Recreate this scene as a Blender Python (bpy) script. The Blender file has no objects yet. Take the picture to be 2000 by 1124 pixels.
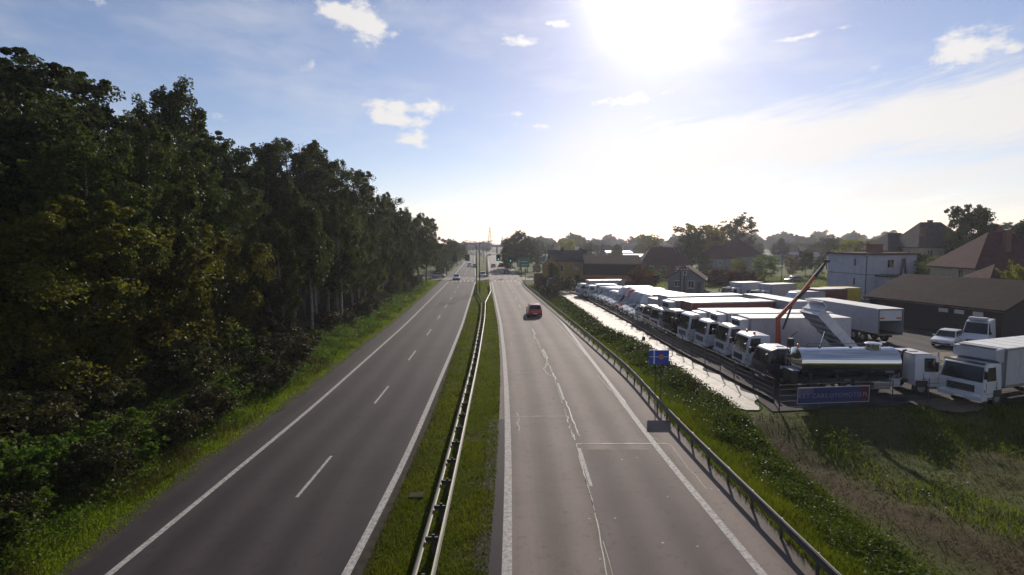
import bpy, bmesh, math, random
import numpy as np
from mathutils import Vector, Matrix

random.seed(7)
SC = bpy.context.scene
COL = SC.collection
R = math.radians

# ------------------------------------------------------------------ camera, light, exposure
CAM_H, FPX, HORIZON = 9.6, 1060.0, 475.0
PITCH = math.atan((562 - HORIZON) / FPX)
cam_data = bpy.data.cameras.new('camera')
cam_data.sensor_width = 36.0
cam_data.lens = 36.0 * FPX / 2000.0
cam_data.clip_start = 0.2
cam_data.clip_end = 9000
cam = bpy.data.objects.new('camera', cam_data)
cam.location = (0, 0, CAM_H)
cam.rotation_euler = (math.pi / 2 - PITCH, 0, 0)
COL.objects.link(cam)
SC.camera = cam

SUN_AZ, SUN_EL = R(14.5), R(25.0)          # azimuth clockwise from +Y
SKY_STRENGTH = 0.10
SUN_STRENGTH = 5.0
HAZE = 0.00023
SC.view_settings.view_transform = 'Standard'
SC.view_settings.look = 'None'
SC.view_settings.gamma = 1.0
SC.view_settings.exposure = 0.0
SC.view_settings.use_curve_mapping = False
SC.cycles.use_denoising = True
SC.cycles.max_bounces = 6
SC.cycles.diffuse_bounces = 3
SC.cycles.glossy_bounces = 2
SC.cycles.transmission_bounces = 3
SC.cycles.transparent_max_bounces = 6
SC.cycles.volume_bounces = 0
SC.cycles.caustics_reflective = False
SC.cycles.caustics_refractive = False
SC.cycles.sample_clamp_indirect = 4.0

sun_dir = Vector((math.sin(SUN_AZ) * math.cos(SUN_EL), math.cos(SUN_AZ) * math.cos(SUN_EL), math.sin(SUN_EL)))
sun_data = bpy.data.lights.new('sun', 'SUN')
sun_data.energy = SUN_STRENGTH
sun_data.angle = R(0.5)
sun_data.color = (1.0, 0.90, 0.78)
sun = bpy.data.objects.new('sun', sun_data)
sun.rotation_euler = (-sun_dir).to_track_quat('-Z', 'Y').to_euler()
sun.location = (30, 60, 80)
COL.objects.link(sun)


def ray(px, py):
    a = (px - 1000) / FPX
    b = (562 - py) / FPX
    return (a, math.cos(PITCH) + b * math.sin(PITCH), -math.sin(PITCH) + b * math.cos(PITCH))


def P(px, py, z=0.0):
    """Point of the place at height z that the photograph shows at pixel (px, py)."""
    d = ray(px, py)
    t = (z - CAM_H) / d[2]
    return (d[0] * t, d[1] * t)


def Q(px, py, y):
    """Point at depth y seen at the pixel: x, z."""
    d = ray(px, py)
    t = y / d[1]
    return (d[0] * t, CAM_H + d[2] * t)


class NT:
    """Small helper to wire node trees."""
    def __init__(s, tree):
        s.t = tree
        tree.nodes.clear()

    def n(s, kind, **kw):
        nd = s.t.nodes.new(kind)
        for k, v in kw.items():
            setattr(nd, k, v)
        return nd

    def put(s, sock, v):
        if hasattr(v, 'links') or isinstance(v, bpy.types.NodeSocket):
            s.t.links.new(v, sock)
        else:
            sock.default_value = v

    def math(s, op, a, b=None, c=None, clamp=False):
        nd = s.n('ShaderNodeMath', operation=op, use_clamp=clamp)
        for i, v in enumerate((a, b, c)):
            if v is not None:
                s.put(nd.inputs[i], v)
        return nd.outputs[0]

    def mix(s, f, a, b, blend='MIX'):
        nd = s.n('ShaderNodeMix', data_type='RGBA', blend_type=blend)
        s.put(nd.inputs[0], f)
        s.put(nd.inputs[6], a)
        s.put(nd.inputs[7], b)
        return nd.outputs[2]

    def noise(s, vec, scale, detail=4, rough=0.55, dim='3D'):
        nd = s.n('ShaderNodeTexNoise', noise_dimensions=dim)
        if vec is not None:
            s.put(nd.inputs['Vector'], vec)
        nd.inputs['Scale'].default_value = scale
        nd.inputs['Detail'].default_value = detail
        nd.inputs['Roughness'].default_value = rough
        return nd.outputs['Fac']

    def step(s, v, lo, hi):
        nd = s.n('ShaderNodeMapRange', interpolation_type='SMOOTHSTEP', clamp=True)
        s.put(nd.inputs[0], v)
        nd.inputs[1].default_value = lo
        nd.inputs[2].default_value = hi
        return nd.outputs[0]


def rgb(*c):
    return (c[0], c[1], c[2], 1.0)


# ------------------------------------------------------------------ sky
def pix_azel(px, py):
    d = Vector(ray(px, py)).normalized()
    return math.atan2(d.x, d.y), math.asin(d.z)


world = bpy.data.worlds.new('World')
SC.world = world
world.use_nodes = True
w = NT(world.node_tree)
sky = w.n('ShaderNodeTexSky', sky_type='NISHITA')
sky.sun_disc = False
sky.sun_elevation = SUN_EL
sky.sun_rotation = SUN_AZ
sky.altitude = 260
sky.air_density = 1.0
sky.dust_density = 0.25
sky.ozone_density = 3.0
tc = w.n('ShaderNodeTexCoord')
sep = w.n('ShaderNodeSeparateXYZ')
w.put(sep.inputs[0], tc.outputs['Generated'])
az = w.math('ARCTAN2', sep.outputs[0], sep.outputs[1])
el = w.math('ARCSINE', sep.outputs[2])
comb = w.n('ShaderNodeCombineXYZ')
w.put(comb.inputs[0], az)
w.put(comb.inputs[1], w.math('MULTIPLY', el, 1.7))
nz_p = w.noise(comb.outputs[0], 26, 6, 0.62)
comb2 = w.n('ShaderNodeCombineXYZ')
w.put(comb2.inputs[0], w.math('MULTIPLY', az, 2.2))
w.put(comb2.inputs[1], w.math('ADD', w.math('MULTIPLY', el, 15.0), w.math('MULTIPLY', az, -2.4)))
nz_s = w.noise(comb2.outputs[0], 2.1, 8, 0.66)
comb3 = w.n('ShaderNodeCombineXYZ')
w.put(comb3.inputs[0], w.math('MULTIPLY', az, 1.4))
w.put(comb3.inputs[1], w.math('MULTIPLY', el, 4.0))
nz_v = w.noise(comb3.outputs[0], 2.6, 5, 0.6)


def puff(px, py, wpx, hpx, amp=1.0):
    a0, e0 = pix_azel(px, py)
    a1, _ = pix_azel(px + wpx, py)
    _, e1 = pix_azel(px, py - hpx)
    da = w.math('DIVIDE', w.math('SUBTRACT', az, a0), abs(a1 - a0))
    de = w.math('DIVIDE', w.math('SUBTRACT', el, e0), abs(e1 - e0))
    r2 = w.math('ADD', w.math('POWER', da, 2.0), w.math('POWER', de, 2.0))
    return w.math('MULTIPLY', w.math('EXPONENT', w.math('MULTIPLY', r2, -1.0)), amp)


tot = None
for pf in [(700, 38, 62, 34, 1.05), (655, 18, 40, 18, .75), (728, 60, 34, 26, .7), (600, 133, 26, 20, .85), (741, 210, 44, 19, 1.0), (832, 209, 54, 18, 1.05),
           (790, 238, 70, 13, 1.0), (793, 271, 44, 16, 1.0), (830, 288, 24, 8, .7), (192, 6, 36, 12, .6), (422, 225, 22, 20, .55), (1015, 83, 58, 13, .85),
           (1080, 46, 42, 14, .75), (1562, 74, 52, 7, .9), (1640, 55, 45, 8, .6), (1495, 55, 22, 14, .5), (1880, 100, 100, 48, 1.0), (1705, 135, 26, 16, .6),
           (785, 390, 32, 10, .7), (1010, 222, 26, 9, .7), (1060, 246, 60, 14, .7), (1740, 250, 34, 16, .7), (1985, 95, 24, 16, .6), (1230, 195, 95, 20, .8)]:
    g = puff(*pf)
    tot = g if tot is None else w.math('ADD', tot, g)
puffs = w.step(w.math('ADD', tot, w.math('MULTIPLY', w.math('SUBTRACT', nz_p, .5), 2.3)), .34, 1.05)
# long band of streaked cloud that rises to the right, and thin veils elsewhere
a_l, e_l = pix_azel(1250, 300)
a_r, e_r = pix_azel(2000, 205)
slope = (e_r - e_l) / (a_r - a_l)
bandc = w.math('SUBTRACT', w.math('SUBTRACT', el, e_l), w.math('MULTIPLY', w.math('SUBTRACT', az, a_l), slope))
band = w.math('EXPONENT', w.math('MULTIPLY', w.math('POWER', w.math('DIVIDE', bandc, .062), 2.0), -1.0))
band = w.math('MULTIPLY', band, w.step(az, .02, .30))
streak = w.step(w.math('ADD', w.math('MULTIPLY', band, .62), w.math('MULTIPLY', nz_s, .85)), .60, .98)
low = w.math('EXPONENT', w.math('MULTIPLY', w.math('POWER', w.math('DIVIDE', w.math('SUBTRACT', el, .085), .075), 2.0), -1.0))
low = w.math('MULTIPLY', low, w.step(az, -.35, .12))
lowb = w.step(w.math('ADD', w.math('MULTIPLY', low, .5), w.math('MULTIPLY', nz_s, .8)), .58, 1.0)
veil = w.math('MULTIPLY', w.step(nz_v, .40, .80), .38)
cl = w.math('MAXIMUM', w.math('MULTIPLY', puffs, .9), w.math('MAXIMUM', w.math('MULTIPLY', streak, .92), w.math('MULTIPLY', lowb, .75)))
soft = w.math('MAXIMUM', puff(1190, 330, 150, 105, .85), puff(1480, 345, 330, 50, .30))
cl = w.math('MAXIMUM', w.math('MAXIMUM', cl, soft), veil)
cl = w.math('MULTIPLY', cl, w.step(el, -.02, .03))
# thin cloud scatters far more light close to the sun
dotn = w.n('ShaderNodeVectorMath', operation='DOT_PRODUCT')
w.put(dotn.inputs[0], tc.outputs['Generated'])
dotn.inputs[1].default_value = sun_dir
ang = w.math('ARCCOSINE', w.math('MINIMUM', dotn.outputs['Value'], .99999))
glow = w.math('EXPONENT', w.math('MULTIPLY', ang, -6.5))
core = w.math('EXPONENT', w.math('MULTIPLY', w.math('POWER', w.math('DIVIDE', ang, .108), 2.0), -1.0))
cloud_lum = w.math('ADD', 8.6, w.math('MULTIPLY', glow, 9.0))
ccol = w.n('ShaderNodeVectorMath', operation='SCALE')
ccol.inputs[0].default_value = (1.0, .965, .93)
w.put(ccol.inputs['Scale'], cloud_lum)
skyt = w.mix(1.0, sky.outputs[0], rgb(1.18, 1.0, .99), 'MULTIPLY')
base = w.mix(cl, skyt, ccol.outputs[0])
aur = w.n('ShaderNodeVectorMath', operation='SCALE')
aur.inputs[0].default_value = (1.0, .97, .90)
w.put(aur.inputs['Scale'], w.math('ADD', w.math('MULTIPLY', core, 12.0), w.math('MULTIPLY', glow, .0)))
addn = w.n('ShaderNodeVectorMath', operation='ADD')
w.put(addn.inputs[0], base)
w.put(addn.inputs[1], aur.outputs[0])
bg = w.n('ShaderNodeBackground')
w.put(bg.inputs['Color'], addn.outputs[0])
bg.inputs['Strength'].default_value = SKY_STRENGTH
wo = w.n('ShaderNodeOutputWorld')
w.put(wo.inputs['Surface'], bg.outputs[0])
world.cycles.sampling_method = 'MANUAL'
world.cycles.sample_map_resolution = 1024


# ------------------------------------------------------------------ materials
MATS = {}


def mat(name, col, rough=.6, metal=0.0, spec=.5, var=.0, vscale=3.0, bump=0.0, bscale=30.0, coat=0.0, col2=None, space='Object', dirt=0.0):
    """Principled material with noise-driven colour variation, wear and fine relief."""
    if name in MATS:
        return MATS[name]
    m = bpy.data.materials.new(name)
    m.use_nodes = True
    t = NT(m.node_tree)
    b = t.n('ShaderNodeBsdfPrincipled')
    o = t.n('ShaderNodeOutputMaterial')
    t.put(o.inputs[0], b.outputs[0])
    b.inputs['Roughness'].default_value = rough
    b.inputs['Metallic'].default_value = metal
    b.inputs['Specular IOR Level'].default_value = spec
    b.inputs['Coat Weight'].default_value = coat
    b.inputs['Coat Roughness'].default_value = .08
    c = rgb(*col)
    tcx = t.n('ShaderNodeTexCoord')
    vec = tcx.outputs[space]
    if var or col2:
        f = t.noise(vec, vscale, 5, .6)
        c2 = rgb(*(col2 or [min(1, x * (1 - var)) for x in col]))
        c = t.mix(t.step(f, .3, .7), c, c2)
    if dirt:
        g = t.noise(vec, 1.7, 6, .7)
        c = t.mix(t.math('MULTIPLY', t.step(g, .45, .8), dirt), c, rgb(.10, .085, .07))
    t.put(b.inputs['Base Color'], c)
    if bump:
        bp = t.n('ShaderNodeBump')
        bp.inputs['Strength'].default_value = bump
        bp.inputs['Distance'].default_value = .02
        t.put(bp.inputs['Height'], t.noise(vec, bscale, 4, .6))
        t.put(b.inputs['Normal'], bp.outputs[0])
    MATS[name] = m
    return m


def leaf_mat(name, c1, c2, c3, gloss=.55, transl=.26, nscale=.7):
    m = bpy.data.materials.new(name)
    m.use_nodes = True
    t = NT(m.node_tree)
    oi = t.n('ShaderNodeObjectInfo')
    geo = t.n('ShaderNodeNewGeometry')
    f = t.noise(geo.outputs['Position'], nscale, 3, .6)
    f2 = t.noise(geo.outputs['Position'], 9.0, 2, .5)
    c = t.mix(t.step(f, .35, .68), rgb(*c1), rgb(*c2))
    c = t.mix(t.math('MULTIPLY', t.step(f2, .5, .75), .75), c, rgb(*c3))
    hsv = t.n('ShaderNodeHueSaturation')
    t.put(hsv.inputs['Color'], c)
    t.put(hsv.inputs['Value'], t.math('ADD', .72, t.math('MULTIPLY', oi.outputs['Random'], .56)))
    t.put(hsv.inputs['Hue'], t.math('ADD', .485, t.math('MULTIPLY', oi.outputs['Random'], .03)))
    b = t.n('ShaderNodeBsdfPrincipled')
    t.put(b.inputs['Base Color'], hsv.outputs[0])
    b.inputs['Roughness'].default_value = gloss
    b.inputs['Specular IOR Level'].default_value = .12
    tr = t.n('ShaderNodeBsdfTranslucent')
    t.put(tr.inputs['Color'], t.mix(1.0, hsv.outputs[0], rgb(1.25, 1.45, .6), 'MULTIPLY'))
    mx = t.n('ShaderNodeMixShader')
    mx.inputs[0].default_value = transl
    t.put(mx.inputs[1], b.outputs[0])
    t.put(mx.inputs[2], tr.outputs[0])
    o = t.n('ShaderNodeOutputMaterial')
    t.put(o.inputs[0], mx.outputs[0])
    MATS[name] = m
    return m


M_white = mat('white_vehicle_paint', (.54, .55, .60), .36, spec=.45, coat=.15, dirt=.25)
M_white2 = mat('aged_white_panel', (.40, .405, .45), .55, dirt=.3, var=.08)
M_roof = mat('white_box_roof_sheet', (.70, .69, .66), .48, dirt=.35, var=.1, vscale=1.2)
M_red = mat('dark_red_panel', (.17, .035, .03), .45, dirt=.25, var=.2)
M_redcar = mat('red_car_paint', (.42, .018, .022), .25, coat=.5)
M_orange = mat('orange_red_crane_paint', (.33, .050, .025), .5, dirt=.25)
M_yellow = mat('yellow_tarpaulin', (.62, .47, .03), .55, var=.15)
M_navy = mat('dark_blue_cab_paint', (.012, .014, .03), .35, coat=.2)
M_silver = mat('silver_car_paint', (.42, .44, .46), .3, metal=.3, coat=.3)
M_darkcar = mat('dark_grey_car_paint', (.03, .032, .04), .3, coat=.4)
M_teal = mat('pale_teal_paint', (.30, .42, .45), .35, coat=.2)
M_glass = mat('dark_window_glass', (.012, .014, .017), .07, spec=.6)
M_rubber = mat('tyre_rubber', (.018, .018, .018), .8, var=.3)
M_rim = mat('steel_wheel_rim', (.30, .30, .31), .4, metal=.7)
M_black = mat('black_plastic', (.02, .02, .022), .55, var=.2)
M_chassis = mat('dirty_chassis_steel', (.03, .029, .028), .7, var=.3)
M_chrome = mat('polished_tank_steel', (.62, .63, .65), .13, metal=1.0, bump=.02, bscale=3)
M_galv = mat('galvanised_steel', (.20, .185, .165), .6, metal=.25, var=.25, vscale=4)
M_galv_shade = mat('shade_toned_rail_steel', (.085, .080, .078), .55, metal=.35, var=.4, vscale=3)  # shade of the backlit rail put into its base colour, mottled by noise
M_lamp = mat('headlight_glass', (.75, .77, .8), .1, spec=.7)
M_tail = mat('red_tail_light', (.45, .02, .015), .2)
M_amber = mat('amber_beacon_lens', (.75, .16, .01), .25)
M_plate = mat('number_plate', (.75, .75, .72), .4)
M_bark = mat('tree_bark', (.09, .07, .055), .9, var=.5, vscale=6, bump=.5, bscale=20)
M_birch = mat('pale_birch_bark', (.26, .245, .22), .8, col2=(.10, .09, .08), vscale=5, bump=.3)
M_wood = mat('dark_timber', (.035, .024, .020), .85, var=.3, vscale=8)
M_post = mat('dark_steel_post', (.045, .042, .04), .6, var=.3)
M_conc = mat('weathered_concrete', (.30, .29, .27), .85, var=.3, vscale=2, bump=.3)

L_wood = leaf_mat('wood_foliage', (.026, .036, .012), (.042, .052, .014), (.070, .068, .018), transl=.34)
L_birch = leaf_mat('birch_foliage', (.032, .044, .013), (.056, .064, .015), (.090, .082, .019), transl=.40)
L_gold = leaf_mat('yellowing_foliage', (.064, .060, .014), (.098, .088, .016), (.135, .106, .020), gloss=.45, transl=.5)
L_shrub = leaf_mat('shrub_foliage', (.030, .034, .014), (.058, .048, .020), (.075, .055, .025))
L_yel = leaf_mat('autumn_yellow_foliage', (.10, .085, .014), (.13, .105, .015), (.16, .115, .02), nscale=.5, transl=.66)
L_fresh = leaf_mat('fresh_green_foliage', (.060, .080, .014), (.09, .11, .018), (.12, .12, .02), transl=.62)
L_red = leaf_mat('russet_foliage', (.10, .035, .015), (.13, .05, .018), (.08, .035, .015))
L_con = leaf_mat('conifer_needles', (.012, .022, .012), (.020, .032, .014), (.028, .038, .016), transl=.1)
L_grass = leaf_mat('grass_blades', (.085, .112, .011), (.118, .135, .015), (.140, .118, .028), gloss=.6, transl=.58, nscale=.38)
L_dry = leaf_mat('dry_grass_blades', (.070, .050, .023), (.05, .042, .018), (.095, .066, .030), gloss=.7, transl=.35)
L_weed = leaf_mat('weed_leaves', (.040, .066, .012), (.062, .090, .014), (.090, .100, .020), gloss=.5, transl=.5)


# ------------------------------------------------------------------ builders
class MB:
    """Collects shapes and links them as one mesh object."""
    def __init__(s):
        s.v, s.f, s.m, s.cur = [], [], [], 0

    def add(s, vs, fs):
        o = len(s.v)
        s.v += [tuple(p) for p in vs]
        s.f += [tuple(i + o for i in f) for f in fs]
        s.m += [s.cur] * len(fs)
        return s

    def box(s, c, d, rz=0.0, ry=0.0, taper=1.0):
        hx, hy, hz = d[0] / 2, d[1] / 2, d[2] / 2
        vs = []
        M = Matrix.Rotation(rz, 3, 'Z') @ Matrix.Rotation(ry, 3, 'Y')
        for sz in (-1, 1):
            k = taper if sz > 0 else 1.0
            for sx, sy in ((-1, -1), (1, -1), (1, 1), (-1, 1)):
                p = M @ Vector((sx * hx * k, sy * hy * k, sz * hz))
                vs.append((p.x + c[0], p.y + c[1], p.z + c[2]))
        return s.add(vs, [(3, 2, 1, 0), (4, 5, 6, 7), (0, 1, 5, 4), (1, 2, 6, 5), (2, 3, 7, 6), (3, 0, 4, 7)])

    def tube(s, a, b, r0, r1=None, n=8, cap=True):
        r1 = r0 if r1 is None else r1
        a, b = Vector(a), Vector(b)
        d = (b - a).normalized()
        u = d.orthogonal().normalized()
        v = d.cross(u)
        vs = []
        for p, r in ((a, r0), (b, r1)):
            for i in range(n):
                q = 2 * math.pi * i / n
                vs.append(p + u * (r * math.cos(q)) + v * (r * math.sin(q)))
        fs = [(i, (i + 1) % n, n + (i + 1) % n, n + i) for i in range(n)]
        if cap:
            fs += [tuple(range(n - 1, -1, -1)), tuple(range(n, 2 * n))]
        return s.add(vs, fs)

    def path(s, pts, r, n=6):
        for i in range(len(pts) - 1):
            s.tube(pts[i], pts[i + 1], r if not isinstance(r, (list, tuple)) else r[i], None if not isinstance(r, (list, tuple)) else r[i + 1], n)
        return s

    def prism(s, poly, w, w2=None, zsplit=None):
        """Side outline poly [(x, z)] drawn out across y to width w; above the lowest point it may narrow to w2 at the top."""
        zs = [p[1] for p in poly]
        z0, z1 = min(zs), max(zs)
        w2 = w if w2 is None else w2
        n = len(poly)
        hw = [(w + (w2 - w) * ((p[1] - z0) / (z1 - z0) if zsplit is None else max(0, (p[1] - zsplit) / (z1 - zsplit)))) / 2 for p in poly]
        vs = [(p[0], -h, p[1]) for p, h in zip(poly, hw)] + [(p[0], h, p[1]) for p, h in zip(poly, hw)]
        area = sum(poly[i][0] * poly[(i + 1) % n][1] - poly[(i + 1) % n][0] * poly[i][1] for i in range(n))
        idx = list(range(n))
        if area < 0:
            idx.reverse()
        fs = [tuple(idx), tuple(n + i for i in reversed(idx))]
        for k in range(n):
            i, j = idx[k], idx[(k + 1) % n]
            fs.append((j, i, n + i, n + j))
        return s.add(vs, fs)

    def quad(s, a, b, c, d):
        return s.add([a, b, c, d], [(0, 1, 2, 3)])

    def panel(s, a, b, c, d, off=.006, inset=0.0, thick=.012):
        """A thin plate lying just proud of the face a-b-c-d."""
        a, b, c, d = (Vector(p) for p in (a, b, c, d))
        n = (b - a).cross(d - a).normalized()
        if inset:
            m = (a + b + c + d) / 4
            a, b, c, d = (p + (m - p).normalized() * inset for p in (a, b, c, d))
        lo = [p + n * (off - thick) for p in (a, b, c, d)]
        hi = [p + n * off for p in (a, b, c, d)]
        return s.add(lo + hi, [(3, 2, 1, 0), (4, 5, 6, 7), (0, 1, 5, 4), (1, 2, 6, 5), (2, 3, 7, 6), (3, 0, 4, 7)])

    def lathe(s, prof, n=16, axis='Y', c=(0, 0, 0)):
        """prof [(t, r)] turned about an axis through c."""
        vs = []
        for t, r in prof:
            for i in range(n):
                q = 2 * math.pi * i / n
                e, g = r * math.cos(q), r * math.sin(q)
                p = {'Y': (e, t, g), 'X': (t, e, g), 'Z': (e, g, t)}[axis]
                vs.append((p[0] + c[0], p[1] + c[1], p[2] + c[2]))
        fs = []
        for k in range(len(prof) - 1):
            for i in range(n):
                j = (i + 1) % n
                fs.append((k * n + i, k * n + j, (k + 1) * n + j, (k + 1) * n + i))
        fs += [tuple(range(n)), tuple(range((len(prof) - 1) * n, len(prof) * n))]
        return s.add(vs, fs)

    def mesh(s, name, mats, bevel=0.0, smooth=False):
        me = bpy.data.meshes.new(name)
        me.from_pydata(s.v, [], s.f)
        for x in (mats if isinstance(mats, (list, tuple)) else [mats]):
            me.materials.append(x)
        if any(s.m):
            me.polygons.foreach_set('material_index', s.m)
        bm = bmesh.new()
        bm.from_mesh(me)
        if bevel:
            bmesh.ops.bevel(bm, geom=[e for e in bm.edges if len(e.link_faces) == 2 and e.calc_face_angle(0) > .5], offset=bevel, segments=2, profile=.6, affect='EDGES', clamp_overlap=True)
        bmesh.ops.recalc_face_normals(bm, faces=bm.faces)
        bm.to_mesh(me)
        bm.free()
        if smooth:
            me.polygons.foreach_set('use_smooth', [True] * len(me.polygons))
            try:
                me.set_sharp_from_angle(angle=R(38))
            except Exception:
                pass
        me.update()
        return me

    def build(s, name, mats, parent=None, bevel=0.0, smooth=False):
        return link(name, s.mesh(name, mats, bevel, smooth), parent)


def link(name, data, parent=None, loc=None, rz=0.0):
    o = bpy.data.objects.new(name, data)
    COL.objects.link(o)
    if parent is not None:
        o.parent = parent
    if loc is not None:
        o.location = loc
    if rz:
        o.rotation_euler = (0, 0, rz)
    return o


def tag(o, label=None, cat=None, group=None, kind=None):
    for k, v in (('label', label), ('category', cat), ('group', group), ('kind', kind)):
        if v:
            o[k] = v
    return o


def thing(name, label, cat, loc=(0, 0, 0), rz=0.0, group=None):
    o = bpy.data.objects.new(name, None)
    COL.objects.link(o)
    o.location = loc
    o.rotation_euler = (0, 0, rz)
    o.empty_display_size = .3
    return tag(o, label, cat, group)


def copy_tree(o, parent=None):
    c = o.copy()
    COL.objects.link(c)
    c.parent = parent
    for ch in o.children:
        copy_tree(ch, c)
    return c


def numpy_mesh(name, verts, nper, mats, mat_idx=None):
    """Mesh of N separate faces of nper corners from an (N, nper, 3) array."""
    n = verts.shape[0]
    me = bpy.data.meshes.new(name)
    me.vertices.add(n * nper)
    me.vertices.foreach_set('co', verts.reshape(-1).astype(np.float32))
    me.loops.add(n * nper)
    me.loops.foreach_set('vertex_index', np.arange(n * nper, dtype=np.int32))
    me.polygons.add(n)
    me.polygons.foreach_set('loop_start', (np.arange(n) * nper).astype(np.int32))
    me.polygons.foreach_set('loop_total', np.full(n, nper, dtype=np.int32))
    for x in (mats if isinstance(mats, (list, tuple)) else [mats]):
        me.materials.append(x)
    if mat_idx is not None:
        me.polygons.foreach_set('material_index', mat_idx.astype(np.int32))
    me.update(calc_edges=True)
    return me


# ------------------------------------------------------------------ lines of the road, from the photograph onto the ground
YS = np.concatenate([np.arange(-25, 160, 1.0), np.arange(160, 640, 8.0)])


def curve(pts, z=0.0):
    q = sorted([P(a, b, z) for a, b in pts], key=lambda p: p[1])
    ys = np.array([p[1] for p in q])
    xs = np.array([p[0] for p in q])
    s0 = (xs[1] - xs[0]) / (ys[1] - ys[0])
    s1 = -.058
    ys = np.concatenate([[-30], ys, [700]])
    xs = np.concatenate([[xs[0] + s0 * (-30 - ys[1])], xs, [xs[-1] + s1 * (700 - ys[-2])]])
    yy = np.arange(-30, 700, 1.0)
    xx = np.interp(yy, ys, xs)
    k = np.hanning(19)
    k /= k.sum()
    xx = np.convolve(np.pad(xx, 9, mode='reflect', reflect_type='odd'), k, 'valid')
    return lambda y: np.interp(y, yy, xx)


c_verge = curve([(128, 1124), (388, 911), (600, 766), (686, 694), (770, 630), (858, 552), (911, 506)])
c_L1 = curve([(211, 1124), (600, 805), (718, 700), (790, 636), (880, 547), (915, 504)])
c_L2 = curve([(675, 1124), (781, 922), (877, 700), (902, 637), (929, 549), (927, 504)])
c_gl = curve([(708, 1124), (785, 945), (841, 824), (882, 700), (905.5, 637), (930.5, 549), (928.5, 504)])
c_gr = curve([(954, 1124), (972, 889), (976.5, 775), (977, 700), (972, 632), (957, 552), (950, 504)])
c_R1 = curve([(990, 1124), (993, 940), (993, 889), (990, 775), (985.5, 700), (978, 632), (961, 552), (952, 504)])
c_R2 = curve([(1357, 964), (1267, 856), (1199, 760), (1146, 692), (1096, 626), (1014, 552), (981, 504)])
c_rail = curve([(1450, 941), (1306, 803), (1235, 721), (1178, 675), (1085, 600), (1026, 554), (988, 506)], .72)
c_seam = curve([(1153, 967), (1124, 867), (1107, 813), (1087, 749), (1071, 710), (1051, 668), (1018, 607), (990, 552), (966, 504)])
c_mid = curve([(480, 1090), (617, 928), (747, 770), (805, 695), (838, 650), (904, 547), (921, 504)])
c_ml = curve([(807, 1124), (868, 911), (924, 700), (939, 620), (941.5, 588)], .72)
c_mr = curve([(843, 1124), (881, 956), (934, 700), (946.8, 620), (948, 590)], .72)

# ------------------------------------------------------------------ the lie of the land
def sm(a, lo, hi):
    t = np.clip((np.asarray(a, float) - lo) / (hi - lo), 0, 1)
    return t * t * (3 - 2 * t)


def lump(x, y, s, seed):
    rs = np.random.RandomState(seed)
    v = 0
    for k in range(6):
        a = rs.uniform(0, 2 * np.pi)
        f = s * rs.uniform(.6, 1.9)
        v = v + np.sin((x * np.cos(a) + y * np.sin(a)) * f + rs.uniform(0, 6.3))
    return v / 6


_tl = sorted([P(a, b) for a, b in [(1062, 566), (1100, 585), (1137, 612), (1182, 647), (1240, 667), (1270, 687), (1307, 715), (1340, 740), (1375, 765), (1440, 812)]], key=lambda p: p[1])
TLX = np.array([p[0] for p in _tl])
TLY = np.array([p[1] for p in _tl])


def c_track(y):
    return np.interp(y, TLY, TLX)


_te = sorted([P(a, b) for a, b in [(1085, 566), (1125, 577), (1217, 627), (1272, 660), (1295, 675), (1350, 707), (1400, 732), (1437, 755), (1482, 775), (1530, 805)]], key=lambda p: p[1])
TEX = np.array([p[0] for p in _te])
TEY = np.array([p[1] for p in _te])


def c_edge(y):
    return np.interp(y, TEY, TEX)


def yard_front(x):
    return 30.3 + .14 * (np.asarray(x) - 15)


def ground_h(x, y):
    x, y = np.asarray(x, float), np.asarray(y, float)
    d_l = c_verge(y) - x
    d_r = x - c_rail(y)
    h = np.full(np.broadcast(x, y).shape, -.06)
    near = 1 - sm(y, 130, 138)
    h = h + np.where(d_l > 0, near * (sm(d_l, .2, 5) * .55 + sm(d_l, .6, 4) * .16 * lump(x, y, .9, 3)), 0)
    tl = c_track(y)
    wd = np.maximum(tl - c_rail(y), .5)
    q = np.clip((x - c_rail(y)) / wd, 0, 1)
    h = h + np.where((d_r > 0) & (y > 29), near * (-.45 * np.sin(np.pi * q) ** 1.5 * sm(y, 29, 33) + .12 * np.sin(np.pi * q) * lump(x, y, 1.1, 5)), 0)
    fr = (1 - sm(y, yard_front(x) - 5.5, yard_front(x) - .3)) * sm(d_r, .3, 4)
    h = h + np.where((d_r > 0), fr * (-.95 + .45 * lump(x, y, .7, 9) + .2 * lump(x, y, 1.9, 10)), 0)
    far_r = sm(x, 62, 110) * sm(y, 50, 80) * (1 - sm(y, 160, 260))
    h = h + far_r * 2.2
    return h


# ground sheet: fine near the camera, coarse to the horizon
gx = np.unique(np.concatenate([np.linspace(-3800, -130, 12), np.linspace(-130, -46, 15), np.arange(-45, 46, .75), np.linspace(48, 140, 26), np.linspace(160, 3800, 12)]))
gy = np.unique(np.concatenate([np.linspace(-300, 0, 6), np.arange(2, 60, .75), np.arange(60, 145, 1.6), np.linspace(150, 700, 40), np.linspace(800, 3800, 10)]))
GX, GY = np.meshgrid(gx, gy)
GZ = ground_h(GX, GY)
nv = GX.size
me = bpy.data.meshes.new('ground')
nx, ny = len(gx), len(gy)
ii = np.arange(nv).reshape(ny, nx)
quads = np.stack([ii[:-1, :-1], ii[:-1, 1:], ii[1:, 1:], ii[1:, :-1]], -1).reshape(-1, 4)
me.from_pydata(np.stack([GX, GY, GZ], -1).reshape(-1, 3).tolist(), [], quads.tolist())
me.polygons.foreach_set('use_smooth', [True] * len(me.polygons))
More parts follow.
